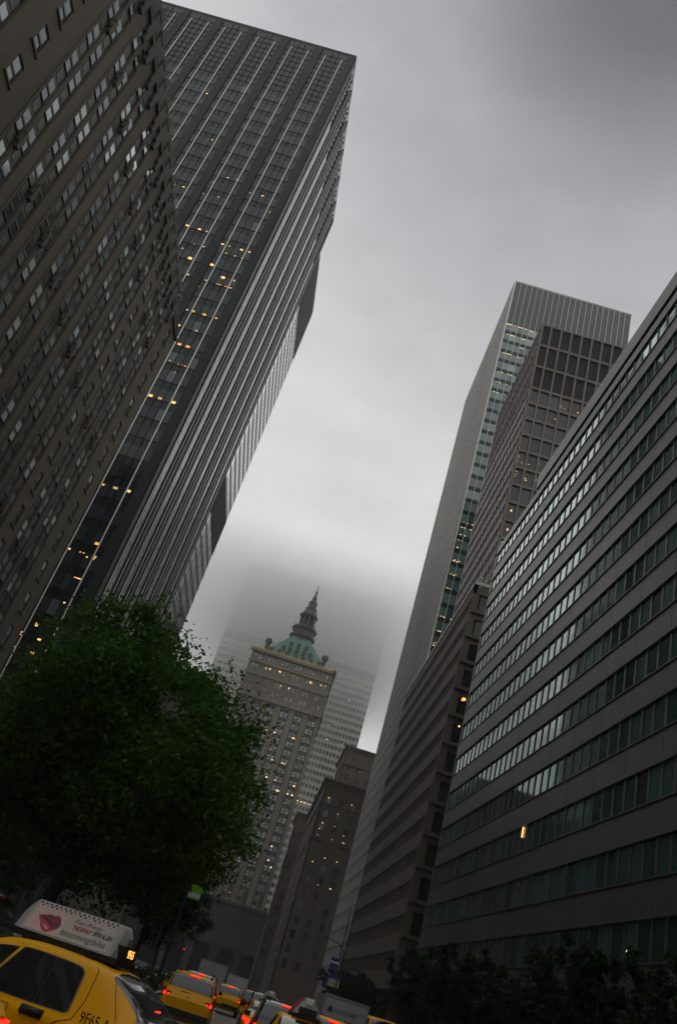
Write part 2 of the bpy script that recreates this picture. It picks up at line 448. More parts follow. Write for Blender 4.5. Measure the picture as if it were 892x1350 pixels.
def tower_one():
    X, Y0, Y1, ROOF = -33.1, 107.0, 153.5, 181.5
    XL = X - 66
    r = building('office_tower', 'tall black glass office tower ruled with thin white mullions, behind the stone hotel', XL, X, Y0, Y1)
    N = Fac((X, Y0), (-1, 0), (0, -1)); W = Fac((X, Y0), (0, 1), (1, 0))
    body, col, wm, gm = MB(), MB(), MB(), MB()
    body.box(XL, X, Y0, Y1, 0, ROOF, 0)
    ztop = 160.0; fh = 3.92
    for F, LEN in ((N, 66.0), (W, Y1 - Y0)):
        F.box(col, 0 if F is N else .002, 1.5, 0, ROOF - .02, .004, .22, 0)
        u = 1.5
        win = []
        whites, panes = [], []
        mod = 7.9
        k = 0
        while u < LEN - 1.0:
            # pane | white | three panes | white | pane | column
            e = [u, u + 1.05, u + 1.05 + 1.3, u + 1.05 + 2.6, u + 1.05 + 3.9, u + 6.05]
            e = [min(q, LEN) for q in e]
            panes += [(a, b) for a, b in zip(e, e[1:]) if b - a > .4]
            whites += [q for q in (e[1], e[4]) if q < LEN]
            c0, c1 = u + 6.2, u + 7.75
            if c1 < LEN: F.box(col, c0, c1, 0, ROOF - .02, .004, .30, 0)
            u += mod
        if F is W: F.box(col, LEN - 1.5, LEN, 0, ROOF - .02, .004, .22, 0)
        for q in whites:
            F.box(wm, q - .10, q + .10, 14, ROOF - 2.6, .28, .32, 0); F.box(gm, q - .095, q + .095, 14, ROOF - 2.6, .05, .279, 0)
        for a, b in panes:
            for q in (a, b):
                if q not in whites: F.box(gm, q - .035, q + .035, 4, ROOF - .5, .003, .11, 0)
        z = 5.0; n = 0
        while z < ROOF - 3:
            F.box(gm, .1, LEN - .1, z - .04, z + .04, .003, .09, 0)
            mech = z > ztop
            if mech:
                F.box(gm, .1, LEN - .1, z + fh / 2 - .04, z + fh / 2 + .04, .003, .09, 0)
            else:
                if F is N: F.box(gm, .1, LEN - .1, z + 2.36, z + 2.44, .003, .09, 0)
                for a, b in panes: win.append((a + .05, b - .05, z + .06, z + (2.34 if F is N else 3.84), .045))
            z += fh; n += 1
        windows(r, F, win, ['tower_glass' if F is N else 'tower_side_glass', 'black_steel'], 'plain', 60 if F is N else 40, LT1 if F is N else (), 'lamp_warm')
    under(body.build('wall', ['black_spandrel']), r)
    under(col.build('column_cladding', ['black_steel']), r)
    under(wm.build('white_mullion', ['steel_mullion']), r)
    under(gm.build('glazing_grid', ['black_steel']), r)
    p = MB(); p.box(XL - .05, X + .05, Y0 - .05, Y1 + .05, ROOF + .003, ROOF + .9, 0); p.box(XL + 12, X - 12, Y0 + 10, Y1 - 10, ROOF + .9, ROOF + 5, 0)
    under(p.build('roof', ['black_steel']), r)
tower_one()

# ================================================================== 3. tower behind it
def tower_two():
    X, Y0, Y1, ROOF = -38.0, 178.0, 203.0, 194.0
    r = building('office_tower', 'grey office tower with gridded pale windows and dark louvred crown, just behind the black tower', X - 40, X, Y0, Y1)
    F = Fac((X, Y0), (0, 1), (1, 0)); N = Fac((X, Y0), (-1, 0), (0, -1))
    b, fin, lv = MB(), MB(), MB()
    b.box(X - 40, X, Y0, Y1, 0, ROOF, 0)
    win, wn = [], []
    fh = 3.65
    z = 6.0
    while z < 171:
        mech = 96 < z < 107
        if not mech:
            for k in range(12): win.append((2.4 + k * 1.85, 2.4 + k * 1.85 + 1.5, z + .9, z + 3.2, .03))
            F.box(fin, 0, Y1 - Y0, z - .25, z + .55, .003, .09, 0)
            wn.append((.4, 3.2, z + .5, z + 3.1, .03))
            F.box(lv, .25, 2.0, z + .6, z + 3.3, .01, .12, 1)
        else:
            for q in range(4): F.box(lv, 0, Y1 - Y0, z + q * .9 + .2, z + q * .9 + .5, .01, .2, 0)
        z += fh
    for k in range(13):
        F.box(fin, 2.05 + k * 1.85 - .12, 2.05 + k * 1.85 + .12, 4, 171, .004, .12, 0)
    for q in range(40): F.box(lv, 0, Y1 - Y0, 172.5 + q * .52, 172.75 + q * .52, .01, .22, 0)
    under(b.build('wall', ['black_steel']), r); under(fin.build('mullion_grid', ['black_steel']), r)
    under(lv.build('louvre', ['helm_dark', 'pale_glass']), r)
    windows(r, F, win, ['pale_glass', 'black_steel'], 'plain', 90)
    windows(r, N, wn, ['teal_glass', 'black_steel'], 'plain', 10)
    p = MB(); p.box(X - 40.1, X + .1, Y0 - .1, Y1 + .1, ROOF + .003, ROOF + .8, 0)
    under(p.build('roof', ['louvre_grey']), r)
tower_two()

# ================================================================== 4. grey ribbon-window building, near right
def grey_building():
    X, Y0, Y1 = 16.5, -6.0, 86.4
    r = building('office_building', 'grey metal office building with long ribbon windows along the right edge', X, X + 40, Y0, Y1)
    F = Fac((X, 0), (0, 1), (-1, 0)); S = Fac((X, Y1), (1, 0), (0, 1))
    base, fh, rows, wh = 7.5, 3.69, 13, 1.85
    w, fin, j = MB(), MB(), MB()
    w.box(X + .35, X + 40, Y0, Y1 - .02, 5.6, 54.6, 0)
    w.box(X + 3, X + 40, Y0 + .1, Y1 - 2, 0, 5.6, 1)
    win = []
    n = int((Y1 - .6 - Y0) / 1.40)
    us = [Y1 - .6 - 1.40 * k for k in range(n)]
    zprev = 5.7
    for k in range(rows):
        z = base + fh * k
        F.box(w, Y0, Y1, zprev, z, -.36, 0, 0)
        F.box(w, Y0, Y1, z - .07, z + .002, .002, .07, 0)
        F.box(w, Y0, Y1, z + wh - .002, z + wh + .07, .002, .07, 0)
        zprev = z + wh
        for u in us:
            F.box(fin, u - .11, u + .11, z + .001, z + wh - .001, -.34, -.04, 0)
            win.append((u - 1.40 + .12, u - .12, z + .02, z + wh - .02, -.13))
        F.box(fin, Y1 - .5, Y1, z, z + wh, -.36, -.002, 0)
    F.box(w, Y0, Y1, zprev, 54.8, -.36, 0, 0)
    for k in range(rows + 1):           # panel joints
        z0 = (5.75 if k == 0 else base + fh * (k - 1) + wh + .1); z1 = (base + fh * k - .1) if k < rows else 54.7
        for q, u in enumerate(us):
            if q % 3 == 0: F.box(j, u - .018, u + .018, z0, z1, .001, .006, 0)
    # set-back top storey that stops short of the far end
    w.box(X + .9, X + 38, Y0, 73.0, 54.803, 55.4, 2)
    F.box(w, Y0, 73.2, 55.4, 57.3, -30, .05, 0)
    for q in range(24): F.box(fin, Y0 + q * 3.2, Y0 + q * 3.2 + .2, 54.81, 55.4, -.7, -.1, 0)
    under(w.build('wall', ['grey_panel', 'dark_glass', 'black_steel']), r)
    under(fin.build('mullion_row', ['grey_panel']), r)
    under(j.build('joint', ['grey_joint']), r)
    lamps = [(676, 1090, .7, 1.4), (793, 1243, .34, .16), (800, 1243, .3, .14), (872, 1234, .34, .16)]
    windows(r, F, win, ['band_glass', 'grey_panel'], 'plain', 100, lamps)
    c = MB()
    for q in range(10):
        c = MB(); c.box(X + .6, X + 1.5, Y0 + 4 + q * 8.8, Y0 + 4.9 + q * 8.8, 0, 5.6, 0); under(c.build('ground_floor_column', ['grey_panel']), r)
    c = MB()
    for q in range(26): c.box(X + 2.7, X + 2.95, Y0 + 1 + q * 3.4, Y0 + 1.1 + q * 3.4, 0, 5.6, 0)
    under(c.build('shopfront_glazing_bar', ['grey_panel']), r)
    a = math.radians(1.55)              # the block stands a touch off the line of the avenue
    P = Vector((X, Y1, 0)); q = Vector(r.location) - P; q.rotate(Matrix.Rotation(a, 3, 'Z'))
    r.location = P + q; r.rotation_euler = (0, 0, a)
grey_building()

# ================================================================== 5. brown slab with ledges
def brown_slab():
    X, Y0, Y1, ROOF = 17.0, 100.0, 150.0, 56.2
    r = building('office_building', 'brown concrete office slab with close vertical fins, between grey building and silver tower', X, X + 30, Y0, Y1)
    F = Fac((X, Y0), (0, 1), (-1, 0)); N = Fac((X, Y0), (1, 0), (0, -1))
    w, fin, rail = MB(), MB(), MB()
    w.box(X + .5, X + 6.8, Y0 + .5, Y1, 5, ROOF - .4, 1)
    w.box(X + 6.8, X + 26, Y0 + .5, 126.5, 5, ROOF - .4, 1)
    w.box(X + 3, X + 6.8, Y0 + 3, Y1 - 2, 0, 5, 1)
    win, wn = [], []
    fh = 3.72; z = 8.0; zp = 6.0
    LEN = Y1 - Y0
    n = int(LEN / 1.25)
    rows = 0
    while z + 2 < ROOF:
        F.box(w, 0, LEN, zp, z, -.5, 0, 0)
        N.box(w, .9, 26, zp + .5, z - .3, -.5, -.1, 0)
        N.box(w, -.001, 26, z - .55, z - .1, -.5, .25, 0)
        h = 1.85
        for k in range(n + 1):
            u = min(LEN - .12, .12 + k * 1.25)
            F.box(fin, u - .12, u + .12, z + .001, z + h - .001, -.48, -.03, 0)
            if k < n: win.append((u + .13, min(LEN - .1, u + 1.12), z + .02, z + h - .02, -.42))
        for k in range(8): wn.append((1.2 + k * 3, 3.9 + k * 3, z + .0, z + 2.4, -.35))
        zp = z + h; z += fh; rows += 1
    F.box(w, 0, LEN, zp, ROOF, -.5, 0, 0)
    N.box(w, 0, 26, zp + .6, ROOF, -.5, 0, 0)
    for k in range(9): N.box(w, .0 + k * 3 + (.002 if k == 0 else 0), .9 + k * 3, 6, ROOF - .6, -.5, -.02, 0)
    under(w.build('wall', ['brown_concrete', 'black_steel']), r)
    under(fin.build('mullion', ['brown_concrete']), r)
    F.box(rail, -.1, LEN, ROOF + .25, ROOF + .75, -.3, .1, 0); F.box(rail, -.1, LEN, ROOF + 1.35, ROOF + 1.6, -.9, -.5, 0)
    N.box(rail, -.1, 26, ROOF + .25, ROOF + .75, -.3, .103, 0)
    for q in range(18): F.box(rail, q * 2.8, q * 2.8 + .15, ROOF, ROOF + 1.4, -.8, -.6, 0)
    under(rail.build('parapet_rail', ['silver_cladding']), r)
    windows(r, F, win, ['dark_glass', 'black_steel'], 'plain', 70)
    windows(r, N, wn, ['dark_glass', 'black_steel'], 'plain', 30, [(613, 916, .9, .7), (610, 922, .7, .6), (606, 954, .5, .5)])
    for q in range(7):
        g = MB(); g.box(X + .8, X + 1.7, Y0 + 2 + q * 7.6, Y0 + 2.9 + q * 7.6, 0, 6, 0)
        under(g.build('ground_floor_column', ['brown_concrete']), r)
brown_slab()

# ================================================================== 6. brown gridded tower
def grid_tower():
    X, Y0, Y1, ROOF = 24.0, 127.0, 160.0, 138.2
    r = building('office_tower', 'dark brown office tower with a deep square frame grid, standing over the brown slab', X, X + 40, Y0, Y1)
    N = Fac((X, Y0), (1, 0), (0, -1)); E = Fac((X, Y0), (0, 1), (-1, 0))
    b, g = MB(), MB()
    b.box(X + .55, X + 40, Y0 + .55, Y1, 0, ROOF - .1, 0)
    zs = [ROOF]
    for h in (6.2, 6.2, 6.2): zs.append(zs[-1] - h)
    while zs[-1] > 40: zs.append(zs[-1] - 4.15)
    wn, we = [], []
    cw = 2.29
    for F, LEN in ((N, 36.6), (E, Y1 - Y0)):
        n = int(round(LEN / cw)); q = LEN / n
        for k in range(n + 1):
            F.box(g, max(k * q - .2, 0.001 if F is E else 0), min(k * q + .2, LEN), 30, ROOF, -.55, 0, 0)
        for z in zs:
            F.box(g, 0, LEN, z - .3, z + .3 if z < ROOF else z, -.5, -.015, 0)
        for i, (z1, z0) in enumerate(zip(zs, zs[1:])):
            for k in range(n):
                L = wn if F is N else we
                if i < 3: continue
                if F is E: F.box(g, k * q + .2, k * q + q - .2, z0 + .3, z0 + 1.75, -.5, -.05, 0); L.append((k * q + .22, k * q + q - .22, z0 + 1.77, z1 - .32, -.42))
                else: L.append((k * q + .22, k * q + q - .22, z0 + .32, z1 - .32, -.42))
    lou = MB()
    for z1, z0 in list(zip(zs, zs[1:]))[:3]:
        for F, LEN in ((N, 36.6), (E, Y1 - Y0)):
            for q in range(14): F.box(lou, .1, LEN - .1, z0 + .4 + q * .4, z0 + .52 + q * .4, -.54, -.45, 0)
    under(b.build('wall', ['black_steel']), r); under(g.build('frame_grid', ['brown_grid']), r); under(lou.build('louvre', ['bronze_panel']), r)
    lamps = [(738, 536, .4, .4), (740, 534, .4, .4), (744, 538, .3, .3), (734, 552, .5, .5), (762, 543, .6, .6), (684, 600, .3, .25), (683, 604, .3, .25), (682, 607, .3, .25), (688, 609, .9, .2), (697, 611, .9, .2), (709, 610, .3, .3),
             (681, 620, .3, .25), (680, 624, .3, .25), (679, 627, .3, .25), (691, 629, .9, .2), (693, 632, .9, .2), (705, 631, .3, .3), (674, 672, .6, .8), (669, 697, .5, .9), (662, 714, .4, .4)]
    windows(r, N, wn, ['grid_glass', 'bronze_panel'], 'frame', 60, lamps)
    windows(r, E, we, ['dark_glass', 'bronze_panel'], 'plain', 40)
    p = MB(); p.box(X + .6, X + 39, Y0 + .6, Y1 - .6, ROOF - .1, ROOF + .3, 0)
    for k in range(3): p.tube((X + 12 + k * 9, Y0 + 1.2, ROOF), (X + 12 + k * 9, Y0 + 1.2, ROOF + 2.2), .12, .08, 6, 0)
    under(p.build('roof', ['roofing']), r)
grid_tower()

# ================================================================== 7. silver tower
def silver_tower():
    X, Y0, Y1, ROOF = 23.2, 181.0, 242.5, 210.8
    W = 38.4
    r = building('office_tower', 'tall silver office tower with lit floors and blank striped crown behind the brown grid tower', X, X + W, Y0, Y1)
    N = Fac((X, Y0), (1, 0), (0, -1)); E = Fac((X, Y0), (0, 1), (-1, 0))
    b, m, sp, ec = MB(), MB(), MB(), MB()
    b.box(X, X + W, Y0, Y1, 0, ROOF, 0)
    win = []
    q = 1.75
    n = int(W / q)
    for k in range(n + 1):
        u = .18 + k * (W - .36) / n
        N.box(m, u - .06, u + .06, 4, ROOF - .05, .004, .28, 0)
    N.box(m, -.18, .12, 4, ROOF, .006, .33, 0)
    fh = 4.0; z = 192.0; i = 0
    while z > 30:
        for k in range(n):
            u = .18 + k * (W - .36) / n
            win.append((u + .07, u + (W - .36) / n - .07, z - 2.75, z - .1, .035))
        N.box(sp, .05, W - .05, z - fh + .02, z - 2.8, .004, .05, 0)
        z -= fh; i += 1
    # east side: close-set silver piers over dark glass
    nn = int((Y1 - Y0) / 1.75)
    for k in range(nn + 1):
        u = .2 + k * (Y1 - Y0 - .4) / nn
        E.box(ec, u - .16, u + .16, 4, ROOF - .05, .004, .42, 0)
    z = 194.0
    while z > 8:
        E.box(ec, 0, Y1 - Y0, z - 1.3, z, .006, .16, 0); z -= fh
    E.box(ec, 0, Y1 - Y0, 196, ROOF, .006, .2, 0)
    for k in range(50): E.box(sp, 0, Y1 - Y0, 8 + k * 4.0, 8.16 + k * 4.0, .3, .428, 0)
    under(b.build('wall', ['louvre_grey']), r); under(m.build('mullion', ['steel_mullion']), r)
    under(sp.build('cladding', ['black_spandrel']), r); under(ec.build('pier_row', ['silver_cladding']), r)
    lamps = []
    t = lambda x, y: (540 + x * .1185, 640 + y * .1185)
    for x, y in ((595, 412), (580, 442), (637, 424), (614, 453), (697, 443), (680, 475), (563, 548), (545, 580), (603, 561), (583, 592), (684, 588), (671, 620), (529, 690), (513, 720), (636, 760), (497, 833), (480, 862), (537, 846), (518, 874), (620, 875), (603, 903), (461, 978), (443, 1008), (503, 992), (484, 1019), (588, 1020), (571, 1048)):
        lamps.append((*t(x, y), .75, .32))
    for x, y in ((410, 1155), (448, 1168), (538, 1195)): lamps.append((*t(x, y), 1.0, .4))
    u7 = lambda x, y: (640 + x * .2825, 360 + y * .2825)
    for k in range(6):
        lamps.append((*u7(108 + k * 18, 190 + k * 5.0), 1.55, .32)); lamps.append((*u7(96 + k * 18, 234 + k * 5.4), 1.55, .32))
    for x, y in ((208, 262), (216, 275), (226, 282), (102, 288), (112, 291), (122, 293), (132, 296), (170, 310), (180, 312), (190, 315), (160, 350), (170, 353), (180, 356), (84, 374), (94, 376), (104, 379), (112, 381), (150, 395), (160, 397), (172, 400), (63, 456), (73, 459), (107, 471), (118, 474), (51, 501), (62, 505), (97, 515), (40, 546), (53, 550), (87, 562), (74, 608), (12, 742), (42, 752), (230, 240)):
        lamps.append((*u7(x, y), .9, .34))
    h8 = lambda x, y: (540 + x * .2466, 600 + y * .2466)
    for x, y in ((163, 862), (180, 868), (222, 884), (148, 940), (160, 943), (126, 1008), (135, 1003), (126, 1018)): lamps.append((*h8(x, y), .8, .36))
    windows(r, N, win, ['teal_glass', 'black_steel'], 'plain', 100, lamps, 'lamp_white')
    p = MB(); p.box(X - .1, X + W + .1, Y0 - .1, Y1 + .1, ROOF + .003, ROOF + .7, 0)
    p.box(X + W - 2, X + W + .9, Y0 + 8, Y0 + 20, ROOF - 6, ROOF - .2, 0)
    under(p.build('roof', ['silver_cladding']), r)
silver_tower()

# ================================================================== 8. masonry blocks beyond
def punched(F, wall, LEN, z0, z1, cols, zs, ww, wh, m=0, depth=.4):
    """a masonry wall with real openings; returns the windows"""
    cuts = [(c - ww / 2, c + ww / 2) for c in cols]
    for a, b in intervals(cuts, 0, LEN): F.box(wall, a, b, z0, z1, -depth, 0, m)
    win = []
    for c in cols:
        zz = [(z, z + wh) for z in zs]
        for a, b in intervals(zz, z0, z1): F.box(wall, c - ww / 2, c + ww / 2, a, b, -depth, 0, m)
        for z in zs: win.append((c - ww / 2 + .01, c + ww / 2 - .01, z + .01, z + wh - .01, -depth * .6))
    return win
def stone_block(name, label, X, Y0, Y1, W, ROOF, mat, pitch_u, fh, lamps, limit, cornice=True, base=10.0, glassmat='mid_glass'):
    r = building(name, label, X, X + W, Y0, Y1)
    N = Fac((X, Y0), (1, 0), (0, -1)); E = Fac((X, Y0), (0, 1), (-1, 0))
    w = MB(); w.box(X + .4, X + W, Y0 + .4, Y1, 0, ROOF - .2, 1)
    zs = [base + k * fh for k in range(int((ROOF - 3 - base) / fh))]
    cn = [pitch_u * (k + .6) for k in range(int(W / pitch_u))]
    ce = [pitch_u * (k + .6) for k in range(int((Y1 - Y0) / pitch_u))]
    a = punched(N, w, W, 0, ROOF, cn, zs, 1.5, 2.2); b = punched(E, w, Y1 - Y0, 0, ROOF, ce, zs, 1.5, 2.2)
    for c in cn:
        for z in zs: N.box(w, c - .9, c + .9, z - .2, z, .002, .14, 0)
    under(w.build('wall', [mat, 'black_steel']), r)
    if cornice:
        c = MB()
        for dz, h, d in ((0.003, .5, .9), (-.5, .5, .55), (-7.2, .4, .3), (-18, .4, .3)):
            N.box(c, -d, W, ROOF + dz, ROOF + dz + h - .004, -.3 if dz > 0 else .002, d, 0)
            E.box(c, .002, Y1 - Y0, ROOF + dz, ROOF + dz + h - .004, -.3 if dz > 0 else .002, d, 0)
        for k in range(int(W / 1.2)): N.box(c, k * 1.2, k * 1.2 + .5, ROOF - 1.1, ROOF - .504, .002, .45, 0)
        under(c.build('cornice', [mat]), r)
    windows(r, N, a, [glassmat, 'black_steel'], 'frame', limit, lamps)
    windows(r, E, b, ['dark_glass', 'black_steel'], 'frame', 30)
    return r
z330 = lambda x, y: (330 + x * .1906, 1000 + y * .1906)
LSB = [(*z330(x, y), .6, .5) for x, y in ((543, 262), (547, 272), (505, 425), (503, 434), (462, 502), (470, 507), (568, 546), (635, 556), (645, 563), (655, 568), (510, 706), (588, 730), (703, 310), (436, 690), (609, 372), (585, 458), (465, 885), (540, 900), (553, 912))]
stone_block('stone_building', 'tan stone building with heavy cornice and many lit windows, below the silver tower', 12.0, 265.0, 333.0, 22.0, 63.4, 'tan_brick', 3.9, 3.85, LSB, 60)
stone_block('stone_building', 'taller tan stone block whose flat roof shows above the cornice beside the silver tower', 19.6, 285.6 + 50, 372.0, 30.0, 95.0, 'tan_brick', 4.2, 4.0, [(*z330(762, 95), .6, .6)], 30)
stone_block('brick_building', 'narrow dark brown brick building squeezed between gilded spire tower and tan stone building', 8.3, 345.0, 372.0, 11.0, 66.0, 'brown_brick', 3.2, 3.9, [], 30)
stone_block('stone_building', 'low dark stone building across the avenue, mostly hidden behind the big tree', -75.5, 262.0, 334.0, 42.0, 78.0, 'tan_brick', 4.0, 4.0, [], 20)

# ================================================================== 9. gilded spire tower
def spire_tower():
    Y0 = 390.0; XA, XB = -35.6, 6.4; W = XB - XA; ROOF = 143.5; Y1 = 426.0
    cx = (XA + XB) / 2 - .0; cy = (Y0 + Y1) / 2
    r = building('spire_tower', 'ornate stone tower with green copper pyramid roof and domed lantern spire, closing the avenue', XA, XB, Y0, Y1)
    N = Fac((XA, Y0), (1, 0), (0, -1)); Wf = Fac((XB, Y0), (0, 1), (1, 0))
    w, dk = MB(), MB()
    w.box(XA, XB, Y0 + .6, Y1, 0, ROOF - .5, 1)
    zc = 121.5
    fh = 4.2
    win, ww = [], []
    n = 6; bay = W / n
    for F, LEN, nb, L in ((N, W, 6, win), (Wf, Y1 - Y0, 5, ww)):
        bay = LEN / nb
        for k in range(nb + 1):
            a, b = max(k * bay - 1.35, 0 if F is N else .002), min(k * bay + 1.35, LEN)
            F.box(w, a, b, 0, ROOF, -.6, .25, 0)
        z = 30.0
        while z < zc - 3:
            for k in range(nb):
                c = (k + .5) * bay
                for s in (-1.05, 1.05): L.append((c + s - .75, c + s + .75, z + .2, z + 2.6, -.35))
                F.box(dk, c - bay / 2 + 1.36, c + bay / 2 - 1.36, z + 2.62, z + fh + .18, -.5, -.25, 0)
                F.box(w, c - .28, c + .28, z - .5, z + fh, -.5, -.1, 0)
            z += fh
        # ornate top storeys
        for zz in (zc, 126.2, 133.0, 138.0):
            for k in range(nb):
                c = (k + .5) * bay
                for s in (-1.05, 1.05): L.append((c + s - .7, c + s + .7, zz + .8, zz + 3.0, .02))
        F.box(w, 0, LEN, zc - 1.5, ROOF, -.55, -.02, 0)
        for zz, h, d in ((zc - 2.4, 1.0, 1.1), (130.3, .9, .9), (136.6, .5, .5), (ROOF - 1.4, 1.4, 1.3)):
            F.box(w, -d, LEN + d, zz, zz + h, .252, d, 0)
        for k in range(nb * 2 + 1):
            F.box(w, min(max(k * bay / 2 - .35, 0), LEN - .7), min(max(k * bay / 2 + .35, .7), LEN), 123.5, 130.2, .252, .75, 0)
    under(w.build('wall', ['helm_stone', 'black_steel']), r); under(dk.build('cladding', ['helm_dark']), r)
    g = MB()
    for F, LEN in ((N, W), (Wf, Y1 - Y0)):
        F.box(g, -1.35, LEN + 1.35, ROOF + .003, ROOF + .45, -.4, 1.35, 0)
        F.box(g, -1.0, LEN + 1.0, 137.0, 137.25, .51, 1.05, 0)
        for k in range(22): F.box(g, k * LEN / 22, k * LEN / 22 + .45, ROOF + .45, ROOF + 1.35, .5, .9, 0)
    under(g.build('gilded_cornice', ['gilding']), r)
    hz = lambda x, y: (260 + x * .3139, 740 + y * .3139)
    lamps = [(*hz(x, y), 1.2, 1.4) for x, y in ((284, 447), (304, 452), (330, 458), (350, 465), (367, 513), (382, 520), (472, 508), (487, 515), (520, 522), (540, 525), (298, 718), (314, 722), (295, 910), (307, 916), (243, 937), (275, 945), (290, 952), (328, 962), (345, 968), (378, 978), (397, 985), (405, 945), (363, 850), (395, 745), (412, 748))]
    lamps += [(*z330(x, y), 1.1, 1.2) for x, y in ((108, 128), (140, 148), (35, 178), (92, 195), (115, 205), (175, 220), (203, 230), (258, 247), (287, 256), (303, 200), (118, 722), (147, 735), (228, 35), (150, 10), (150, 600))]
    lamps += [(220 + 668 * .1233, 1140 + 295 * .1233, 1.0, .5), (220 + 715 * .1233, 1140 + 305 * .1233, 1., .5), (220 + 738 * .1233, 1140 + 549 * .1233, .8, .6)]
    windows(r, N, win, ['pale_glass', 'helm_dark'], 'sash', 100, lamps, 'lamp_white')
    windows(r, Wf, ww, ['mid_glass', 'helm_dark'], 'sash', 0)
    # copper roof: steep hipped pyramid with dormers
    c, dm = MB(), MB()
    zb, zt = ROOF + .45, 160.0
    bx = (XA + 3.2, XB - 3.2, Y0 + 2.2, Y1 - 3.0); tx = (cx - 4.6, cx + 4.6, cy - 7.5, cy + 4.6)
    q0 = [(bx[0], bx[2], zb), (bx[1], bx[2], zb), (bx[1], bx[3], zb), (bx[0], bx[3], zb)]
    steps = 7; prev = q0
    for k in range(1, steps + 1):
        t = k / steps; e = t ** 0.93
        cur = [tuple(Vector(a).lerp(Vector(b), e)) for a, b in zip(q0, [(tx[0], tx[2], zb), (tx[1], tx[2], zb), (tx[1], tx[3], zb), (tx[0], tx[3], zb)])]
        cur = [(p[0], p[1], zb + (zt - zb) * t) for p in cur]
        for i in range(4): c.quad([prev[i], prev[(i + 1) % 4], cur[(i + 1) % 4], cur[i]])
        prev = cur
    c.quad(prev)
    for k in range(-6, 7):                # standing seams on the north slope
        c.tube((cx + k * 2.4, Y0 + 2.25, zb), (cx + k * .7, cy - 7.5, zt), .16, .12, 4)
    under(c.build('copper_roof', ['copper_green']), r)
    for row, (zz, xs, yy) in enumerate(((zb + 1.2, (-12.5, -8.3, -4.1, 0, 4.1, 8.3, 12.5), Y0 + 2.1), (zb + 4.8, (-7, -3.5, 0, 3.5, 7), Y0 + 4.0), (zb + 8.6, (-4, 0, 4), Y0 + 6.0))):
        for x in xs:
            dm = MB(); dm.box(cx + x - .7, cx + x + .7, yy, yy + 3, zz, zz + 1.9, 0)
            dm.prism([(cx + x - .95, yy - .2, zz + 1.9), (cx + x + .95, yy - .2, zz + 1.9), (cx + x, yy - .2, zz + 2.7)], (0, 3, 0), 1)
            under(dm.build('dormer', ['helm_dark', 'copper_green']), r)
    # lantern
    l = MB()
    ly = cy - 2.5
    c0 = (cx, ly, 158.5)
    l.lathe(c0, [(5.2, 0), (5.6, 2.2), (6.9, 3.0), (6.9, 3.8), (5.7, 4.3), (5.6, 6.6), (6.5, 7.1), (6.9, 8.0), (6.0, 8.7), (5.0, 9.2)], 20, 0)
    l.lathe(c0, [(2.4, 9.2), (2.4, 16.0)], 12, 2)
    for k in range(8):
        t = k * PI / 4 + .2
        q = lambda rr, zz: (cx + rr * math.cos(t), ly + rr * math.sin(t), 158.5 + zz)
        l.tube(q(3.7, 9.0), q(3.7, 15.6), .55, .48, 8, 0)
        l.tube(q(5.6, 8.6), q(5.6, 10.9), .45, .15, 6, 0)
        l.tube(q(4.6, 15.9), q(4.6, 17.7), .4, .12, 6, 0)
    l.lathe(c0, [(4.5, 15.2), (5.1, 16.0), (4.2, 16.6), (3.8, 18.0), (2.9, 20.0), (3.3, 20.6), (2.5, 21.2), (2.1, 24.0), (2.5, 24.5), (1.6, 25.1), (1.1, 27.0), (1.4, 27.5), (.8, 28.2), (.45, 30.6), (.75, 31.0), (.75, 31.5), (.25, 32.0), (.12, 35.6), (0.01, 35.7)], 14, 0)
    under(l.build('lantern', ['helm_dark', 'copper_green', 'black_steel'], smooth=False), r)
    u = MB()
    for x in (XA + 6.0, XB - 6.2):
        u.lathe((x, Y0 + 1.6, ROOF), [(1.5, 0), (1.5, .8), (1.1, 1.1), (1.1, 4.6), (1.5, 5.0), (1.7, 5.6), (1.75, 6.4), (1.5, 7.2), (.6, 7.8), (.01, 8.0)], 12, 0)
    under(u.build('urn', ['helm_dark']), r)
    # lower wings and the street arches
    b = MB()
    XL, XR = -60.0, 24.0
    b.box(XL, XR, 377.0, 389.2, 14.0, 30.0, 0)
    B = Fac((XL, 377.0), (1, 0), (0, -1))
    for k in range(9): B.box(b, k * 10.0, k * 10.0 + 3.2, 0, 14.0, -12, 0, 0)
    for k in range(8):
        for s in (-1, 1):
            pts = [B.p(k * 10 + 6.6 + s * 3.4, 10.6, -.2)] + [B.p(k * 10 + 6.6 + s * 3.4 * math.cos(t * PI / 12), 10.6 + 3.4 * math.sin(t * PI / 12), -.2) for t in range(1, 7)] + [B.p(k * 10 + 6.6 + s * 3.4, 14.0, -.2)]
            b.prism(pts, (0, 8, 0), 0)
    B.box(b, 0, XR - XL, 13.6, 14.6, .002, .6, 0); B.box(b, 0, XR - XL, 29.2, 30.4, .002, .8, 0)
    b.box(XL, XR, 388.0, 389.0, 0, 14, 1)
    under(b.build('base_wing', ['helm_dark', 'black_steel']), r)
spire_tower()

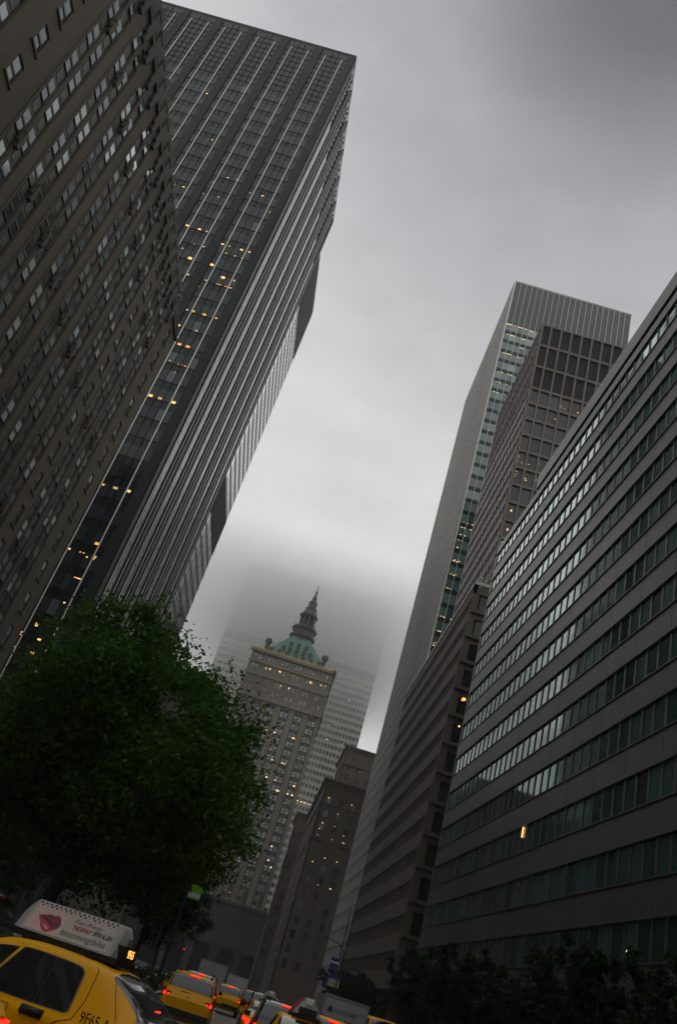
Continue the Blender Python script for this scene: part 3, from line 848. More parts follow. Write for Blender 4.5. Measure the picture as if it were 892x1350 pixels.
# ================================================================== 10. slab lost in the cloud
def cloud_slab():
    Y0 = 462.0; XA, XB = -62.0, 32.2; ROOF = 224.0
    r = building('concrete_tower', 'broad pale concrete office slab vanishing into low cloud behind the green spire', XA, XB, Y0, Y0 + 40)
    b, g = MB(), MB()
    ch = 14
    P = [(XA, Y0 + .5), (XB, Y0 + .5), (XB + ch, Y0 + 20), (XB, Y0 + 40), (XA, Y0 + 40), (XA - ch, Y0 + 20)]
    P = [(XA, Y0 + .5), (XB, Y0 + .5), (XB - 3, Y0 + 40), (XA + 3, Y0 + 40)]
    b.prism([(x, y, 0) for x, y in P], (0, 0, ROOF), 0)
    F = Fac((XA, Y0), (1, 0), (0, -1))
    L = XB - XA
    fh = 4.05
    win = []
    nb = 46; q = L / nb
    z = 40.0
    while z < ROOF - 5:
        mech = 171 < z < 177
        if mech:
            F.box(g, 1.5, L - 1.5, z, z + fh, -.5, -.3, 1)
        else:
            F.box(g, 0, L, z - 1.0, z + .9, -.5, .12, 0)
            for k in range(nb): win.append((k * q + .3, k * q + q - .3, z + .92, z + fh - 1.02, -.3))
        z += fh
    for k in range(nb + 1):
        F.box(g, max(0, k * q - .28), min(L, k * q + .28), 30, 171.5, -.5, .05, 0)
        F.box(g, max(0, k * q - .28), min(L, k * q + .28), 178.5, ROOF - 5, -.5, .05, 0)
    F.box(g, 0, L, ROOF - 6, ROOF, -.5, .12, 0)
    under(b.build('wall', ['black_steel']), r); under(g.build('precast_grid', ['precast', 'black_steel']), r)
    hz = lambda x, y: (260 + x * .3139, 740 + y * .3139)
    lamps = [(*hz(x, y), 1.3, 1.0) for x, y in ((588, 452), (602, 455), (578, 478), (600, 485), (625, 465), (640, 470), (655, 475), (545, 748), (550, 690), (605, 775), (180, 350), (195, 355), (675, 515), (685, 520), (580, 680), (600, 685), (575, 550), (635, 583))]
    lamps += [(*z330(x, y), 1.4, 1.0) for x, y in ((325, 295), (340, 300), (352, 303), (366, 302), (383, 318), (400, 324), (418, 323))]
    windows(r, F, win, ['slab_glass', 'precast'], 'plain', 100, lamps, 'lamp_white')
cloud_slab()

# ================================================================== the avenue goes on behind the viewer
for nm, lb, x0, x1, y0, y1, h, mt in (('stone_building', 'stone office block behind the viewer on the side of the stone hotel', -64, -33, -150, -4, 88, 'limestone'),
                              ('office_building', 'grey office block behind the viewer on the side of the ribbon windows', 17, 55, -150, -24, 96, 'grey_panel'),
                              ('brick_building', 'added unseen brick block far behind the viewer, shutting out low north sky', -33, 17, -330, -300, 120, 'brown_brick')):  # last block is added, unseen: closes the open avenue to dim the street
    r = building(nm, lb, x0, x1, y0, y1)
    m = MB(); m.box(x0, x1, y0, y1, 0, h, 0); g = MB()
    if x1 - x0 < 45 and y1 - y0 > 60:
        fx = x1 if x0 < 0 else x0
        F = Fac((fx, y0), (0, 1), (1, 0) if x0 < 0 else (-1, 0))
        for k in range(int(h / 4) - 1):
            for q in range(int((y1 - y0) / 3)): F.box(g, q * 3 + .6, q * 3 + 2.4, 3 + k * 4, 5.2 + k * 4, .004, .06, 0)
    under(m.build('wall', [mt]), r)
    if g.v: tag(under(g.build('window_rest', ['dark_glass']), r), kind='stuff')

# ================================================================== ground
def sheet(name, x0, x1, y0, y1, z, mat, lower=None):
    mb = MB()
    mb.quad([(x0, y0, z), (x1, y0, z), (x1, y1, z), (x0, y1, z)], 0)
    return tag(mb.build(name, [mat]), kind='structure')
sheet('ground', -3000, 3000, -1500, 4500, -.02, 'asphalt')
KR, ML, MR, KL = 11.6, -10.6, -3.7, -27.5
cross = [(-2.0, 19.0), (88.2, 99.8), (161.5, 177.0), (243.5, 262.0), (334, 344)]
blocks = [(-40, -2.2)] + [(a[1] + .2, b[0] - .2) for a, b in zip(cross, cross[1:])] + [(344.2, 376)]
for (a, b) in blocks:
    for nm, x0, x1 in (('sidewalk', KR, 16.48 if b < 90 else 30), ('sidewalk', -33.0 if b < 100 else -40, KL)):
        mb = MB(); mb.box(x0, x1, a, b, -.01, .14, 0)
        k0 = x0 - .15 if nm == 'sidewalk' and x0 == KR else x1
        mb.box(k0, k0 + .15, a, b, -.01, .145, 1)
        tag(mb.build(nm, ['pavement', 'kerb_stone']), kind='structure')
    if a > 0:
        mb = MB(); mb.box(ML, MR, a, b, -.01, .15, 1); mb.box(ML + .4, MR - .4, a + .4, b - .4, .15, .28, 0)
        tag(mb.build('median', ['soil', 'kerb_stone']), kind='structure')
mk = MB()
for x in (-.2, 3.4, 7.6, -14.6, -19.0, -23.4):
    for k in range(45):
        y = 21 + k * 8
        if not any(a - 1 < y < b + 1 for a, b in cross): mk.box(x - .06, x + .06, y, y + 3, -.016, -.012, 0)
for a, b in cross:
    for x0, x1 in ((MR + .3, KR - .3), (KL + .3, ML - .3)):
        k = x0
        while k < x1:
            for y in (a + .4, b - 3.2): mk.box(k, k + .4, y, y + 2.8, -.016, -.012, 0)
            k += .95
tag(mk.build('road_marking', ['road_paint']), kind='structure')

# ================================================================== trees
def leafmat(name, c0, c1, c2):
    m, nt, b = _new(name)
    N, L = nt.nodes, nt.links
    geo = N.new('ShaderNodeNewGeometry')
    rp = N.new('ShaderNodeValToRGB'); rp.color_ramp.elements[0].color = (*c0, 1); rp.color_ramp.elements[1].color = (*c2, 1)
    e = rp.color_ramp.elements.new(.5); e.color = (*c1, 1)
    L.new(geo.outputs['Random Per Island'], rp.inputs[0]); L.new(rp.outputs[0], b.inputs['Base Color'])
    b.inputs['Roughness'].default_value = .6; b.inputs['Specular IOR Level'].default_value = .2
    tr = N.new('ShaderNodeBsdfTranslucent'); L.new(rp.outputs[0], tr.inputs['Color'])
    mx = N.new('ShaderNodeMixShader'); mx.inputs[0].default_value = .4
    L.new(b.outputs[0], mx.inputs[1]); L.new(tr.outputs[0], mx.inputs[2])
    L.new(mx.outputs[0], N['Material Output'].inputs['Surface'])
    MATS[name] = m
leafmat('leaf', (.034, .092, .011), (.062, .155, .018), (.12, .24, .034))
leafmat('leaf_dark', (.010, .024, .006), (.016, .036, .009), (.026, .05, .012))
def tree(label, x, y, base_z, top, rx, ry, zc, rz, nclump, nleaf, leaf, mat='leaf', seed=1, trunk=.3, group=None, lean=(0, 0), hole=None, trunk_to=None, stems=10):
    rnd = random.Random(seed)
    r = thing('broadleaf_tree', label, 'tree', (x, y, base_z), 0, group)
    t = MB()
    cl = []
    while len(cl) < nclump:
        v = Vector((rnd.gauss(0, 1), rnd.gauss(0, 1), rnd.gauss(0, 1))).normalized()
        k = rnd.random() ** .45
        lump = 1 + .16 * math.sin(3.1 * v.x + seed) * math.cos(2.7 * v.z + 1.3 * seed) + .10 * math.sin(7 * v.y + 5 * v.z)
        p = Vector((v.x * rx, v.y * ry, v.z * rz)) * (k * lump) + Vector((lean[0], lean[1], zc))
        if v.z < -.75 and rnd.random() < .4: continue
        if hole and any((Vector((p.x + x, p.y + y, p.z + base_z)) - h[0]).cross(h[1]).length < h[2] for h in hole): continue
        cl.append(p)
    fork = Vector((lean[0] * .3, lean[1] * .3, max(2.2, (zc - rz) * .95 + .6)))
    def limb(a, b, r0, r1, n=4):
        pts = [a]
        for i in range(1, n):
            q = a.lerp(b, i / n) + Vector((rnd.uniform(-1, 1), rnd.uniform(-1, 1), rnd.uniform(-.4, .8))) * ((b - a).length * .06)
            pts.append(q)
        pts.append(b)
        for i in range(n): t.tube(pts[i], pts[i + 1], r0 + (r1 - r0) * i / n, r0 + (r1 - r0) * (i + 1) / n, 7, caps=False)
        return pts
    limb(Vector((0, 0, -.05)), fork, trunk * 1.15, trunk * .8)
    for k in range(stems):
        a = k * 2 * PI / stems + rnd.uniform(-.3, .3)
        e = Vector((rx * .62 * math.cos(a) + lean[0], ry * .62 * math.sin(a) + lean[1], zc + rz * rnd.uniform(-.25, .6)))
        pts = limb(fork, e, trunk * .5, trunk * .1, 5)
        for q in pts[2:]:
            c = min(cl, key=lambda p: (p - q).length + rnd.random() * 2)
            limb(q, c, trunk * .16, trunk * .04, 3)
    limb(fork, Vector((lean[0], lean[1], zc + rz * .7)), trunk * .6, trunk * .08, 5)
    t.build('trunk', ['bark'], r, smooth=True)
    c = MB()
    for p in cl:
        cr = rnd.uniform(.55, 1.05) * min(rx, rz) * .17
        for _ in range(nleaf):
            d = Vector((rnd.gauss(0, 1), rnd.gauss(0, 1), rnd.gauss(0, .75)))
            q = p + d * cr * .55
            n = (Vector((rnd.gauss(0, 1), rnd.gauss(0, 1), rnd.gauss(.7, 1)))).normalized()
            a = n.orthogonal().normalized(); a.rotate(__import__('mathutils').Quaternion(n, rnd.uniform(0, 6.28))); b = n.cross(a)
            s = leaf * rnd.uniform(.45, 1.45)
            c.quad([q - a * s, q - b * s * .55 + n * s * .15, q + a * s, q + b * s * .55 + n * s * .15])
    c.build('crown', [mat], r)
    return r
hd = ray(222, 934).normalized(); hd3 = ray(254, 1180).normalized(); ho = Vector((0, 0, CAMZ))
hd2 = ray(262, 905).normalized()
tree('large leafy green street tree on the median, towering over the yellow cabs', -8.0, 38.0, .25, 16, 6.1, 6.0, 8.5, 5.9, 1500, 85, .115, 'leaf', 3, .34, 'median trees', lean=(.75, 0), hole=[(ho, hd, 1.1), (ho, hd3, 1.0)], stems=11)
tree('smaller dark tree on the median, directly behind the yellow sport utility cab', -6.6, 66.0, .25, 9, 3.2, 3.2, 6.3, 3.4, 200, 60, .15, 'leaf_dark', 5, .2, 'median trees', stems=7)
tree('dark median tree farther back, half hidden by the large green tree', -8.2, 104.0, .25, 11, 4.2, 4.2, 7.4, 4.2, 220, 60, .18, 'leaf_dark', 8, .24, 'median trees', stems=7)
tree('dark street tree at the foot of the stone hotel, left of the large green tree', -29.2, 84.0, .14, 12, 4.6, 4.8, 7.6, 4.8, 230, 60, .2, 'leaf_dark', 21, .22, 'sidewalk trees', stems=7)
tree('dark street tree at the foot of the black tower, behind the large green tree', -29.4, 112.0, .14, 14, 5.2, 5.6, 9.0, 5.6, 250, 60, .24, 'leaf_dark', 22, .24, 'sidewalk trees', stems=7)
side = [(14.2, 27, 'dark young tree under the ribbon windows, the one nearest the viewer'), (14.1, 36, 'dark young tree under the ribbon windows, second from the viewer'), (14.3, 46, 'dark young tree under the ribbon windows, third from the viewer'),
        (14.2, 57, 'dark young tree under the ribbon windows, fourth from the viewer'), (14.2, 70, 'dark young tree at the far end of the grey building'), (14.4, 104, 'dark tree at the near corner of the brown slab'), (14.4, 118, 'dark tree before the middle of the brown slab')]
t0 = None
for i, (x, y, lb) in enumerate(side):
    if t0 is None:
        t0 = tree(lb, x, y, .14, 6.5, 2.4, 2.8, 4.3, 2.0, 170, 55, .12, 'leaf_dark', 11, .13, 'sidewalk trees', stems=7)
    else:
        o = dup(t0, (x, y, .14), i * 1.3, lb, 'sidewalk trees'); o.scale = (random.uniform(.9, 1.2),) * 2 + (random.uniform(.85, 1.2),)
# planting on the median
h = MB(); rnd = random.Random(4)
for (a, b) in blocks[1:4]:
    for _ in range(5200):
        x = rnd.uniform(ML + .6, MR - .5); y = rnd.uniform(a + .6, b - .6); z = .28 + abs(rnd.gauss(0, .28))
        n = Vector((rnd.gauss(0, 1), rnd.gauss(0, 1), 1)).normalized(); u = n.orthogonal().normalized(); v = n.cross(u); s = rnd.uniform(.07, .16)
        h.quad([Vector((x, y, z)) + q for q in (-u * s, -v * s * .6, u * s, v * s * .6)], 1 if rnd.random() < .12 else 0)
pm('blossom', (.5, .5, .42), .7)
tag(h.build('ground_cover', ['leaf_dark', 'blossom']), 'low leafy planting with pale flowers covering the median beds', 'plants', kind='stuff')

# ================================================================== vehicles
def pchip(xs, ys, x):
    n = len(xs)
    if x <= xs[0]: return ys[0]
    if x >= xs[-1]: return ys[-1]
    i = max(k for k in range(n - 1) if xs[k] <= x)
    d = [(ys[k + 1] - ys[k]) / (xs[k + 1] - xs[k]) for k in range(n - 1)]
    def sl(k):
        if k == 0: return d[0]
        if k == n - 1: return d[-1]
        return 0 if d[k - 1] * d[k] <= 0 else 2 * d[k - 1] * d[k] / (d[k - 1] + d[k])
    hh = xs[i + 1] - xs[i]; t = (x - xs[i]) / hh
    return ((1 + 2 * t) * (1 - t) ** 2 * ys[i] + t * (1 - t) ** 2 * hh * sl(i) + t * t * (3 - 2 * t) * ys[i + 1] + t * t * (t - 1) * hh * sl(i + 1))
class Body:
    """car body lofted from stations (x from the rear bumper, half width, bottom z, belt z, roof z, half width at roof)"""
    def __init__(s, st):
        s.xs = [q[0] for q in st]; s.c = [[q[k] for q in st] for k in range(1, 6)]
    def prof(s, x):
        w, zb, zk, zr, wr = [pchip(s.xs, c, x) for c in s.c]
        th = min(.075, max(.012, (zr - zk) * .2))
        return [(0, zb), (w * .84, zb), (w * .96, zb + .06), (w, zb + .26), (w * .995, (zb + zk) * .5 + .08), (w * .965, zk - .05), (w * .93, zk),
                (wr + .02 if zr - zk > .2 else max(wr, w * .86), zr - th), (wr * .955 if zr - zk > .2 else w * .74, zr - th * .36), (wr * .76, zr - .008), (wr * .36, zr), (0, zr + .004)]
    def P(s, x, t, side=1, off=0):
        p = s.prof(x); i = min(int(t), len(p) - 2); f = t - i
        a, b = p[i], p[i + 1]
        y, z = a[0] + (b[0] - a[0]) * f, a[1] + (b[1] - a[1]) * f
        if off:
            e = .02
            q = s.P(x, min(t + e, 11), 1); q0 = s.P(x, max(t - e, 0), 1); xx = s.P(min(x + e, s.xs[-1]), t, 1); x0 = s.P(max(x - e, s.xs[0]), t, 1)
            n = (Vector(q) - Vector(q0)).cross(Vector(xx) - Vector(x0))
            if n.length > 1e-9:
                n.normalize(); x, y, z = x + n.x * off, y + n.y * off, z + n.z * off
        return (x, side * y, z)
    def shell(s, mb, m=0, n=56, sub=3):
        xs = [s.xs[0] + (s.xs[-1] - s.xs[0]) * k / n for k in range(n + 1)]
        ts = [k / sub for k in range(11 * sub + 1)]
        for side in (1, -1):
            b = len(mb.v)
            for x in xs: mb.v += [s.P(x, t, side) for t in ts]
            w = len(ts)
            for i in range(n):
                for k in range(w - 1):
                    f = (b + i * w + k, b + (i + 1) * w + k, b + (i + 1) * w + k + 1, b + i * w + k + 1)
                    mb.f.append(f if side > 0 else f[::-1]); mb.m.append(m)
            for x, fl in ((s.xs[0], side > 0), (s.xs[-1], side < 0)):
                pts = [s.P(x, t, side) for t in ts]
                mb.quad(pts if fl else pts[::-1], m)
    def patch(s, mb, corners, side, off, m=0, nx=8, nt=6):
        """quad patch; corners (x,t): rear-low, front-low, front-high, rear-high"""
        b = len(mb.v)
        for i in range(nx + 1):
            for k in range(nt + 1):
                f, g = i / nx, k / nt
                lo = Vector(corners[0]).lerp(Vector(corners[1]), f); hi = Vector(corners[3]).lerp(Vector(corners[2]), f)
                q = lo.lerp(hi, g); mb.v.append(s.P(q[0], q[1], side, off))
        w = nt + 1
        for i in range(nx):
            for k in range(nt):
                f = (b + i * w + k, b + (i + 1) * w + k, b + (i + 1) * w + k + 1, b + i * w + k + 1)
                mb.f.append(f if side > 0 else f[::-1]); mb.m.append(m)
    def poly(s, mb, pts, side, off, m=0, rad=.0, grow=0):
        """rounded polygon lying on the body, corners in (x,t); t counted so that 1 unit ~ 0.42 m"""
        c = Vector((sum(p[0] for p in pts) / len(pts), sum(p[1] for p in pts) / len(pts)))
        out = []
        n = len(pts)
        for k in range(n):
            a, p, b = Vector(pts[k - 1]), Vector(pts[k]), Vector(pts[(k + 1) % n])
            r = rad if not isinstance(rad, (list, tuple)) else rad[k]
            q0 = p + (a - p) * min(.45, r / max((a - p).length, .01)); q1 = p + (b - p) * min(.45, r / max((b - p).length, .01))
            for i in range(6):
                t = i / 5; out.append(q0 * (1 - t) ** 2 + p * 2 * t * (1 - t) + q1 * t * t)
        dense = []
        for k in range(len(out)):
            a, b = out[k], out[(k + 1) % len(out)]
            m2 = max(1, int((b - a).length / .08))
            dense += [a.lerp(b, i / m2) for i in range(m2)]
        rings = []
        for f in (1.0, .75, .5, .25):
            b0 = len(mb.v)
            for q in dense:
                v = c + (q - c) * f
                if grow: v = c + (q - c) * f * (1 + grow / max((q - c).length, .05))
                mb.v.append(s.P(v[0], v[1], side, off))
            rings.append(b0)
        L = len(dense)
        for r0, r1 in zip(rings, rings[1:]):
            for k in range(L):
                f = (r0 + k, r0 + (k + 1) % L, r1 + (k + 1) % L, r1 + k)
                mb.f.append(f if side > 0 else f[::-1]); mb.m.append(m)
        f = tuple(rings[-1] + k for k in range(L)); mb.f.append(f if side > 0 else f[::-1]); mb.m.append(m)

def wheel(root, x, y, r=.33, wd=.2):
    t = MB(); n = 24
    s = 1 if y > 0 else -1
    t.lathe((0, 0, 0), [(r * .62, -wd / 2), (r * .93, -wd / 2), (r, -wd / 2 + .03), (r, wd / 2 - .03), (r * .93, wd / 2), (r * .62, wd / 2)], n, 0)
    o = t.build('wheel', ['rubber'], root, smooth=True)
    o.rotation_euler = (PI / 2, 0, 0); o.location = (x, y, r)
    h = MB(); h.lathe((0, 0, 0), [(.01, wd / 2 - .02), (r * .2, wd / 2 - .01), (r * .3, wd / 2 - .05), (r * .62, wd / 2 - .02), (r * .62, -wd / 2 + .02), (.01, -wd / 2 + .03)], n, 0)
    k = h.build('hubcap', ['chrome'], o, smooth=True)
    if s > 0: k.rotation_euler = (PI, 0, 0)
def line_on(B, mb, pts, side, off=.004, r=.006, m=0):
    p = [B.P(x, t, side, off) for x, t in pts]
    for a, b in zip(p, p[1:]): mb.tube(a, b, r, r, 5, m)

def topper(root, x0, z0, L=1.34, H=.36, W0=.74, W1=.22, full=True, red=False):
    """advertising box on the roof: a wedge along the car with lit number ends"""
    t = MB()
    zt = z0 + H
    def ring(x, k=1.0, dz=0):
        return [(x, -W0 / 2 * k, z0 + .05), (x, -W1 / 2 * k, zt - dz), (x, W1 / 2 * k, zt - dz), (x, W0 / 2 * k, z0 + .05)]
    rr = [ring(x0 - .06, .55, .12), ring(x0, .92, .03), ring(x0 + .04, 1), ring(x0 + L - .04, 1), ring(x0 + L, .92, .03), ring(x0 + L + .12, .5, .17)]
    for a, b in zip(rr, rr[1:]):
        for k in range(3): t.quad([a[k], a[k + 1], b[k + 1], b[k]], 0)
        t.quad([a[3], a[0], b[0], b[3]], 0)
    t.quad(rr[0][::-1], 0); t.quad(rr[-1], 0)
    t.box(x0 - .09, x0 + L + .12, -W0 / 2 + .01, W0 / 2 - .01, z0 - .02, z0 + .052, 1)
    t.box(x0 + .15, x0 + .25, -.45, .45, z0 - .05, z0 - .004, 1); t.box(x0 + L - .25, x0 + L - .15, -.45, .45, z0 - .05, z0 - .004, 1)
    tp = t.build('roof_advert_box', ['topper_white', 'black_plastic'], root)
    # number housing at the rear end of the wedge
    nb = MB(); nb.box(x0 - .115, x0 + .0, -W0 / 2 + .14, W0 / 2 - .14, z0 + .056, z0 + .20, 0)
    nb.build('number_housing', ['black_plastic'], tp)
    for s in (1, -1):
        # ad face frame: X along the car, Y up the slope
        a = Vector((x0 + .07, s * W0 / 2, z0 + .055)); up = Vector((0, -s * (W0 - W1) / 2, H - .05)); sl = up.length; up.normalize()
        xd = Vector((1, 0, 0)) if s < 0 else Vector((-1, 0, 0))
        org = a if s < 0 else a + Vector((L - .14, 0, 0))
        nrm = xd.cross(up)
        mt = Matrix(((xd.x, up.x, nrm.x, org.x), (xd.y, up.y, nrm.y, org.y), (xd.z, up.z, nrm.z, org.z), (0, 0, 0, 1)))
        AL = L - .14
        q = MB()
        def rect(u0, u1, v0, v1, d, m): q.quad([mt @ Vector(p) for p in ((u0, v0, d), (u1, v0, d), (u1, v1, d), (u0, v1, d))], m)
        rect(0, AL, .012, sl - .012, .003, 0)
        if full:
            if True:
                n = 34; cs = AL / n
                for k in range(n):
                    rv = sl - .02 - cs * 1.0
                    if k % 2 == 0: rect(k * cs, k * cs + cs * .86, rv, rv + cs * .86, .0045, 1)
                    elif k % 4 == 1 or 1: rect(k * cs, k * cs + cs * .8, rv - cs, rv - cs * .2, .0045, 1 if k % 3 else 2)
                    if k % 3 == 0: rect(k * cs + cs * .1, k * cs + cs * .7, rv - cs * 2, rv - cs * 1.35, .0045, 2)
            # lips
            def blob(pts, d, m): q.quad([mt @ Vector((.25 + x * .165, .172 + y * .15, d)) for x, y in pts], m)
            ang = [(-1, .35), (-.55, .55), (-.1, .72), (.15, .62), (.4, .80), (.75, .55), (1, .0), (.95, -.35), (.55, -.75), (.25, -.95), (-.1, -.85), (-.45, -.45), (-.8, .05)]
            rect(.0, .44, .012, sl - .075, .0036, 5)
            blob(ang, .0042, 3)
            blob([(-.88, .18), (-.5, .12), (-.1, -.1), (.25, -.3), (.55, -.72), (.25, -.92), (-.1, -.8), (-.45, -.42), (-.75, .02)], .0048, 4)
            blob([(-.95, .34), (-.5, .22), (-.05, .02), (.3, -.16), (.7, -.12), (.9, -.05), (.6, .06), (.3, .0), (.0, .18), (-.5, .34)], .0054, 6)
            blob([(-.25, -.3), (.1, -.42), (.28, -.56), (.2, -.7), (.0, -.58), (-.2, -.42)], .0056, 7)
        elif red:
            rect(0, AL, .012, sl - .012, .0045, 2)
        q.build('advert_panel', ['ad_white', 'ad_black', 'ad_pink' if not red else 'ad_red', 'lip_dark', 'lip_red', 'skin_print', 'ad_black', 'lip_shine'], tp)
        if full:
            def tx(b, u, v, size, mat, nm, **kw):
                text(b, size, mat, tp, mt @ Matrix.Translation((u, v, .006)), nm, extrude=.0008, **kw)
            tx('Feel Pretty', .53, .262, .085, 'ad_black', 'script_line', shear=.45, bold=-.0012)
            tx('THE BWAY', .56, .178, .080, 'ad_red', 'red_line', xs=.62, bold=.003)
            tx('59TH & LEX', .835, .178, .080, 'ad_black', 'black_line', xs=.60, bold=.003)
            tx("bloomingdales", .465, .062, .118, 'ad_black', 'shop_name', bold=-.001, xs=.88)
    m3 = Matrix(((0, 0, -1, x0 - .117), (-1, 0, 0, 0), (0, 1, 0, z0 + .09), (0, 0, 0, 1)))
    if full: text('9F65', .125, 'number_amber', tp, m3, 'lit_number', align='CENTER')
    return tp

SEDAN = [  # x, half width, bottom, belt, top, half width at top
    (0.00, .80, .42, .80, .86, .66), (.06, .90, .34, .86, .93, .72), (.35, .965, .28, .90, .975, .76), (.95, .985, .26, .925, 1.005, .76),
    (1.15, .988, .25, .90, 1.07, .72), (1.45, .99, .24, .875, 1.27, .665), (1.78, .99, .23, .865, 1.415, .635), (2.10, .99, .22, .86, 1.452, .635), (2.6, .99, .22, .855, 1.465, .64), (3.05, .99, .22, .855, 1.43, .635),
    (3.35, .99, .22, .86, 1.31, .65), (3.75, .985, .23, .89, 1.07, .70), (3.95, .98, .24, .92, .985, .78), (4.6, .96, .27, .84, .925, .76), (5.05, .93, .30, .76, .84, .70), (5.28, .86, .34, .66, .74, .62), (5.36, .78, .40, .58, .66, .55)]
def sedan_taxi(name, label, loc, rz, full, group=None, red=False):
    r = thing(name, label, 'taxi', loc, rz, group)
    B = Body(SEDAN)
    b = MB(); B.shell(b, 0)
    b.build('body', ['taxi_yellow'], r, smooth=True)
    for s in (1, -1):
        # glazed openings: rear door window, front door window
        for nm, pts, rad in (('rear_window_pane', [(1.96, 6.08), (3.02, 6.08), (2.80, 6.95), (2.02, 6.95)], [.08, .03, .03, .14]), ('front_window_pane', [(3.10, 6.10), (3.83, 6.12), (3.30, 6.9), (2.88, 6.93)], [.03, .02, .04, .03])):
            f = MB(); B.poly(f, pts, s, .004, 0, rad, grow=.022); fo = f.build('window_trim', ['chrome'], r, smooth=True)
            g = MB(); B.poly(g, pts, s, .009, 0, rad); g.build('window', ['car_glass'], fo, smooth=True)
            d = MB()
            if nm[0] == 'r': line_on(B, d, [(2.36, 6.10), (2.36, 6.93)], s, .011, .011); d.build('window_bar', ['black_plastic'], fo)
        # door seams
        d = MB()
        line_on(B, d, [(1.90, 7.6), (1.87, 7.0), (1.84, 6.4), (1.88, 6.0), (2.02, 5.0), (2.2, 4.0), (2.25, 3.2)], s, .001, .005)
        line_on(B, d, [(2.86, 7.3), (3.06, 6.0), (3.08, 5), (3.08, 3)], s, .001, .005)
        line_on(B, d, [(3.95, 5.8), (3.95, 3)], s, .001, .005)
        line_on(B, d, [(1.55, 8.0), (1.64, 7.6), (1.62, 7.0), (1.42, 6.3)], s, .001, .004)
        d.build('seam', ['black_plastic'], r)
        for x in (2.20, 3.18):
            hdl = MB(); q = Vector(B.P(x + .12, 5.15, s, 0)); 
            hdl.tube(q + Vector((-.11, s * .022, 0)), q + Vector((.11, s * .022, 0)), .026, .026, 8); hdl.tube(q + Vector((-.13, s * .002, 0)), q + Vector((.13, s * .002, 0)), .05, .05, 10)
            hdl.build('door_handle', ['black_plastic'], r, smooth=True)
        m_ = Vector(B.P(3.62, 6.3, s, 0)); mm = MB(); mm.box(m_.x - .06, m_.x + .08, m_.y + s * .02 - .0, m_.y + s * .02 + s * .2, m_.z - .02, m_.z + .13, 0)
        mm.build('side_mirror', ['taxi_yellow'], r)
        # tail lamp wraps the corner
        tl = MB(); B.patch(tl, [(.02, 4.3), (.36, 4.5), (.36, 5.6), (.03, 5.6)], s, .006, 0); lo = tl.build('tail_lamp', ['brake_red'], r, smooth=True)
        te = MB(); te.box(-.015, .01, s * .46 if s > 0 else -.80, .80 if s > 0 else -.46, .63, .82, 0); te.build('lens', ['brake_red'], lo)
        hl = MB(); hl.box(5.24, 5.37, s * .42 if s > 0 else -.74, .74 if s > 0 else -.42, .58, .70, 0); hl.build('headlight', ['chrome'], r)
        for x in (1.12, 4.2): 
            ar = MB(); ar.tube((x, s * .90, .35), (x, s * .996, .35), .40, .40, 24, 0); ar.build('wheel_arch', ['rubber'], r)
            wheel(r, x, s * .90)
        # side lettering
        q = Vector(B.P(1.8, 5.05, s, .0)); xd = Vector((-s, 0, 0)); mt = Matrix(((xd.x, 0, 0, 1.78 if s > 0 else 1.30), (0, 0, s, q.y + s * .012), (0, 1, 0, q.z + .055), (0, 0, 0, 1)))
        text('9F65 A' if full else '4K27', .15, 'ad_black', r, mt, 'medallion_number', xs=.8, bold=.001)
        mt = Matrix(((xd.x, 0, 0, 2.98 if s > 0 else 2.62), (0, 0, s, q.y + s * .016), (0, 1, 0, q.z - .06), (0, 0, 0, 1)))
        text('TAXI FARE', .055, 'ad_black', r, mt, 'fare_notice', xs=1.0)
        dc = MB(); X0, X1, Z0, Z1 = 2.60, 3.0, q.z - .26, q.z + .0
        for x0, x1, z0, z1 in ((X0, X1, Z1, Z1 + .006), (X0, X1, Z0, Z0 + .006), (X0, X0 + .006, Z0, Z1), (X1 - .006, X1, Z0, Z1)): dc.box(x0, x1, min(q.y + s * .010, q.y + s * .014), max(q.y + s * .010, q.y + s * .014), z0, z1, 0)
        dc.build('fare_border', ['ad_black'], r)
    g = MB()
    for s in (1, -1):
        B.patch(g, [(1.12, 6.75), (1.10, 11), (1.74, 11), (1.68, 7.6)], s, .006, 0, 10, 8)
        # patch runs across: reversed winding is fine for glass
    g.build('rear_windscreen', ['car_glass'], r, smooth=True)
    g = MB()
    for s in (1, -1): B.patch(g, [(3.16, 8.0), (3.80, 7.6), (3.80, 11), (3.14, 11)], s, .006, 0, 10, 8)
    g.build('windscreen', ['car_glass'], r, smooth=True)
    br = MB(); br.box(1.25, 1.30, -.09, .09, 1.125, 1.155, 0); br.build('high_brake_light', ['brake_red'], r)
    bp = MB(); bp.box(-.06, .12, -.86, .86, .36, .54, 0); bp.build('bumper', ['black_plastic'], r); bp = MB(); bp.box(5.28, 5.44, -.80, .80, .34, .50, 0); bp.build('bumper', ['black_plastic'], r)
    pl = MB(); pl.box(-.012, .0, -.16, .16, .60, .76, 0); pl.build('licence_plate', ['plate'], r)
    r.scale = (1.07, 1, 1.04)
    topper(r, 1.92, 1.478, L=1.24, H=.41, full=full, red=red)
    dl = MB(); dl.box(2.5, 2.62, -.58, -.5, 1.40, 1.45, 0); dl.build('roof_lamp', ['bronze_panel'], r) if full else None
    return r

